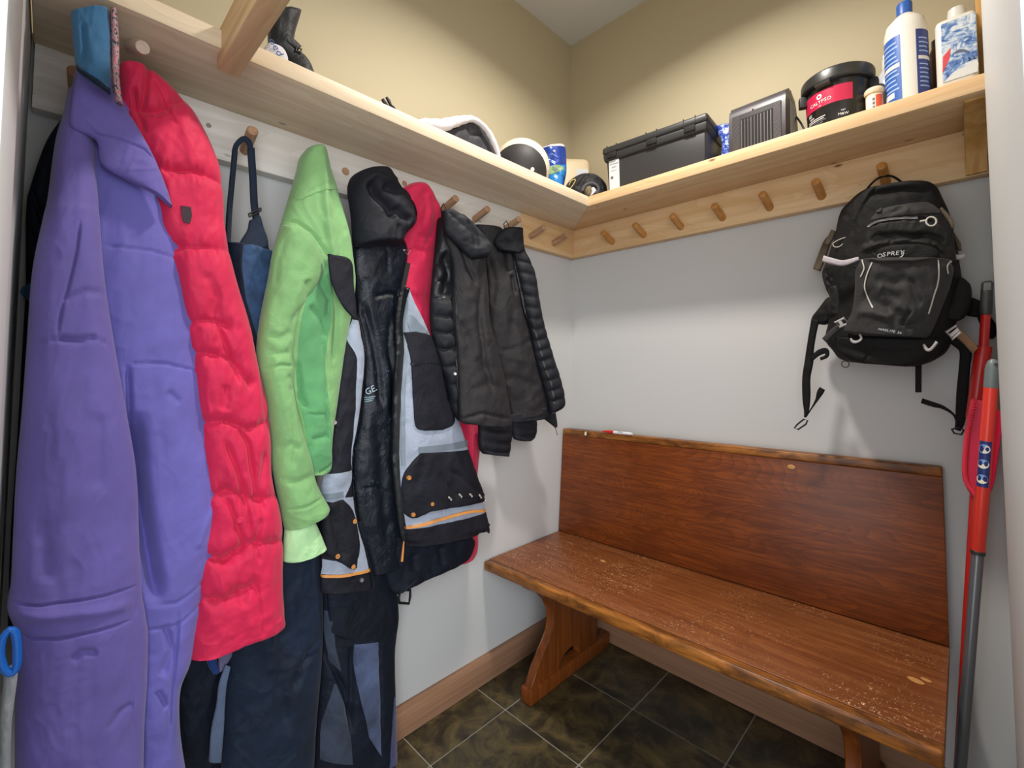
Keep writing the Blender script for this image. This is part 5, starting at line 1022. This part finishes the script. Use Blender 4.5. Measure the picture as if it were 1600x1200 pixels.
# front stash pocket
c3 = cloth('front_pocket', [(1344, 405, 1486, 406), (1339, 415, 1488, 414), (1336, 424, 1490, 424), (1336, 445, 1484, 450), (1334, 470, 1474, 475), (1330, 490, 1464, 500), (1322, 505, 1455, 520), (1320, 518, 1448, 527), (1336, 524, 1440, 528)], Q(-.205), M_BK2, g, .05, .03, caps=(.03, .10), power=2.4, seed=65, noise=(.006, .03, .03),
           creases=[([(1345, 404), (1380, 412), (1430, 412), (1484, 403)], 3, -.006), ([(1368, 440), (1400, 446), (1424, 437)], 8, .007), ([(1424, 437), (1434, 470), (1442, 480)], 5, .006), ([(1350, 460), (1380, 478), (1400, 485)], 12, .008), ([(1400, 478), (1425, 490), (1420, 505)], 6, -.006), ([(1426, 486), (1416, 500), (1412, 512)], 3, .010), ([(1336, 490), (1370, 490), (1400, 500)], 7, -.010), ([(1415, 515), (1430, 508), (1450, 500)], 4, .006), ([(1380, 455), (1410, 470)], 8, .008)])
for pts in ([(1349, 408), (1353, 421), (1351, 428), (1347, 435)], [(1366, 414), (1357, 435), (1354, 450), (1357, 463), (1362, 474), (1367, 483)], [(1467, 410), (1468, 430), (1466, 447), (1461, 463), (1456, 480), (1452, 492)], [(1487, 408), (1481, 418), (1482, 430)]): stripe('trim_line', c3, pts, 2.1, M_CORDG, g, .003, n=24)
for i, ch in enumerate('HIKELITE 26'):
    if ch != ' ': ctext('lettering', ch, c3, 1378.5 + i * 3.15, 516.2 + i * .55, .0088, M_SIL, g, (10, 1.6), .004)
# side pockets, hip belt, shoulder straps behind
c4 = cloth('side_pocket', [(1296, 408, 1338, 416), (1292, 425, 1338, 424), (1295, 445, 1338, 446), (1302, 460, 1338, 466), (1300, 480, 1338, 488), (1302, 498, 1330, 495)], Q(-.16, -.35), M_BK3, g, .05, .03, caps=(.06, .1), seed=67, noise=(.006, .06, .06), creases=[([(1298, 455), (1318, 445), (1338, 440)], 2, .006), ([(1300, 425), (1318, 432), (1332, 425)], 4, .009), ([(1305, 436), (1312, 446)], 3, .008)])
c5 = cloth('side_pocket', [(1486, 432, 1492, 434), (1478, 445, 1512, 446), (1470, 465, 1516, 460), (1464, 480, 1514, 478), (1460, 492, 1506, 496), (1470, 505, 1492, 504)], Q(-.14, .25), M_BK, g, .05, .03, caps=(.1, .1), seed=69, noise=(.004, .05, .05))
stripe('compression_tape', c5, [(1486, 436), (1475, 462), (1462, 490)], 5, M_BK2, g, .004)
cloth('hip_wing', [(1294, 464, 1304, 470), (1282, 480, 1304, 490), (1270, 495, 1302, 502), (1268, 505, 1288, 508)], Q(-.13, -.2), M_BK, g, .025, .02, caps=(.1, .1), noise=(.004, .08, .08))
cloth('hip_wing', [(1510, 462, 1520, 466), (1508, 475, 1536, 474), (1506, 488, 1537, 490), (1512, 494, 1534, 497)], Q(-.07, .15), M_BK, g, .02, .012, caps=(.1, .1), noise=(.003, .08, .08))
cloth('hip_wing', [(1525, 490, 1545, 492), (1530, 505, 1557, 508), (1538, 525, 1557, 522), (1545, 530, 1552, 529)], Q(-.045, .15), M_BK, g, .012, .01, noise=(.003, .08, .08))
cloth('lower_body', [(1300, 525, 1476, 530), (1302, 535, 1474, 540), (1306, 548, 1465, 553), (1320, 560, 1448, 566), (1336, 566, 1430, 572), (1350, 568, 1415, 573)], Q(-.17), M_BK, g, .05, .04, caps=(.05, .2), seed=71, noise=(.003, .04, .04), power=3, creases=[([(1302, 540), (1350, 550), (1440, 552)], 5, .004)])
# straps and buckles
WS = [('strap_left_hip', [(1266, 505, 14), (1264, 530, 14), (1260, 560, 15), (1258, 590, 13), (1258, 620, 13), (1259, 645, 8), (1258, 652, 4)], .085)]
strap('strap', [(1274, 500, 13), (1270, 520, 12), (1266, 545, 12), (1264, 566, 14), (1260, 590, 13), (1260, 620, 13), (1260, 642, 8), (1258, 652, 4)], 13, Q(-.13), M_WEB, g, .004)
strap('strap', [(1259, 652, 2), (1268, 638, 2.5), (1276, 625, 5), (1281, 614, 10), (1285, 607, 10)], 6, Q(-.13), M_WEB, g, .003)
bm = bmesh.new(); q = [at(x, y, Q(-.13)) for x, y in ((1256, 655), (1262, 657), (1259, 663), (1247, 671), (1241, 669), (1246, 663))]; tube(bm, q, .0026, 8, closed=True); fin('buckle', bm, M_ZIP, g)
strap('strap', [(1268, 562, 6), (1278, 552, 9), (1290, 548, 9), (1292, 556, 6), (1282, 561, 5)], 8, Q(-.135), M_WEB, g, .004)
strap('strap', [(1490, 528, 20), (1508, 545, 20), (1507, 575, 18), (1504, 610, 19), (1502, 640, 18), (1500, 660, 15), (1496, 672, 10)], 18, Q(-.10), M_WEB, g, .005)
strap('strap', [(1497, 672, 5), (1494, 655, 4), (1487, 645, 4), (1472, 636, 6), (1458, 632, 8), (1440, 626, 8)], 6, Q(-.105), M_WEB, g, .003)
strap('strap', [(1435, 565, 10), (1435, 590, 10), (1435, 613, 10)], 10, Q(-.12), M_WEB, g, .003)
bm = bmesh.new(); q = [at(x, y, Q(-.11)) for x, y in ((1487, 671), (1497, 668), (1506, 672), (1502, 679), (1491, 677))]; tube(bm, q, .0025, 8, closed=True); fin('strap_ring', bm, M_ZIP, g)
strap('strap', [(1286, 404, 10), (1300, 408, 10), (1318, 411, 9), (1342, 404, 6)], 9, Q(-.225), M_GSTR, g, .003)
strap('olive_strap', [(1297, 372, 10), (1292, 380, 12), (1285, 398, 13), (1276, 422, 13)], 12, Q(-.12, -.2), M_OLV, g, .004)
strap('olive_strap', [(1303, 360, 8), (1299, 370, 10), (1292, 382, 9)], 9, Q(-.14, -.2), M_OLV, g, .006)
strap('olive_strap', [(1470, 326, 6), (1478, 336, 8), (1486, 348, 9), (1488, 358, 6)], 8, Q(-.15), M_OLV, g, .008)
strap('olive_strap', [(1490, 365, 4), (1497, 380, 8), (1500, 392, 6)], 6, Q(-.11), M_OLV, g, .006)
strap('strap', [(1488, 400, 8), (1498, 402, 8), (1507, 399, 5)], 7, Q(-.14), M_GSTR, g, .004)
strap('tan_strap', [(1494, 518, 14), (1510, 532, 14), (1524, 548, 13)], 13, Q(-.165), M_TAN, g, .004)
strap('strap', [(1288, 532, 10), (1300, 520, 10), (1312, 510, 10)], 10, Q(-.20), M_BK2, g, .004)
def buckle(pts, y, w=.0035, m=M_BUCK):
    bm = bmesh.new(); q = [at(a, b, Q(y)) for a, b in pts]; tube(bm, q, w, 8, closed=True); return fin('buckle', bm, m, g)
buckle(((1305, 504), (1319, 497), (1326, 505), (1312, 511)), -.215, .004); buckle(((1310, 501), (1315, 509)) + ((1317, 508), (1312, 500)), -.216, .003)
buckle(((1479, 519), (1494, 509), (1500, 520), (1488, 530)), -.205, .004); buckle(((1484, 524), (1497, 514), (1498, 516), (1486, 526)), -.206, .003)
strap('gear_loop', [(1329, 529, 3), (1333, 534, 5), (1340, 534, 4), (1346, 529, 4), (1343, 522, 3)], 3, Q(-.235), M_BUCK, g, .003)
strap('gear_loop', [(1443, 538, 4), (1447, 545, 6), (1452, 547, 5), (1458, 542, 5), (1464, 534, 5)], 5, Q(-.225), M_BUCK, g, .003)
bm = bmesh.new(); q = [(1321 + 6 * math.cos(a), 569 + 5 * math.sin(a)) for a in np.linspace(0, 2 * math.pi, 18)[:-1]]; tube(bm, [at(x, y, Q(-.13)) for x, y in q], .0015, 6, closed=True); fin('cord_loop', bm, M_OLV, g)
# haul loop over the peg
ph = Q(-.085)
bm = bmesh.new(); q = spline([(1348, 306), (1354, 296), (1366, 283), (1378, 276), (1392, 275), (1404, 281), (1416, 292)], 26); tube(bm, [at(x, y, ph) for x, y in q], .0032, 8); fin('haul_loop', bm, M_WEB, g)
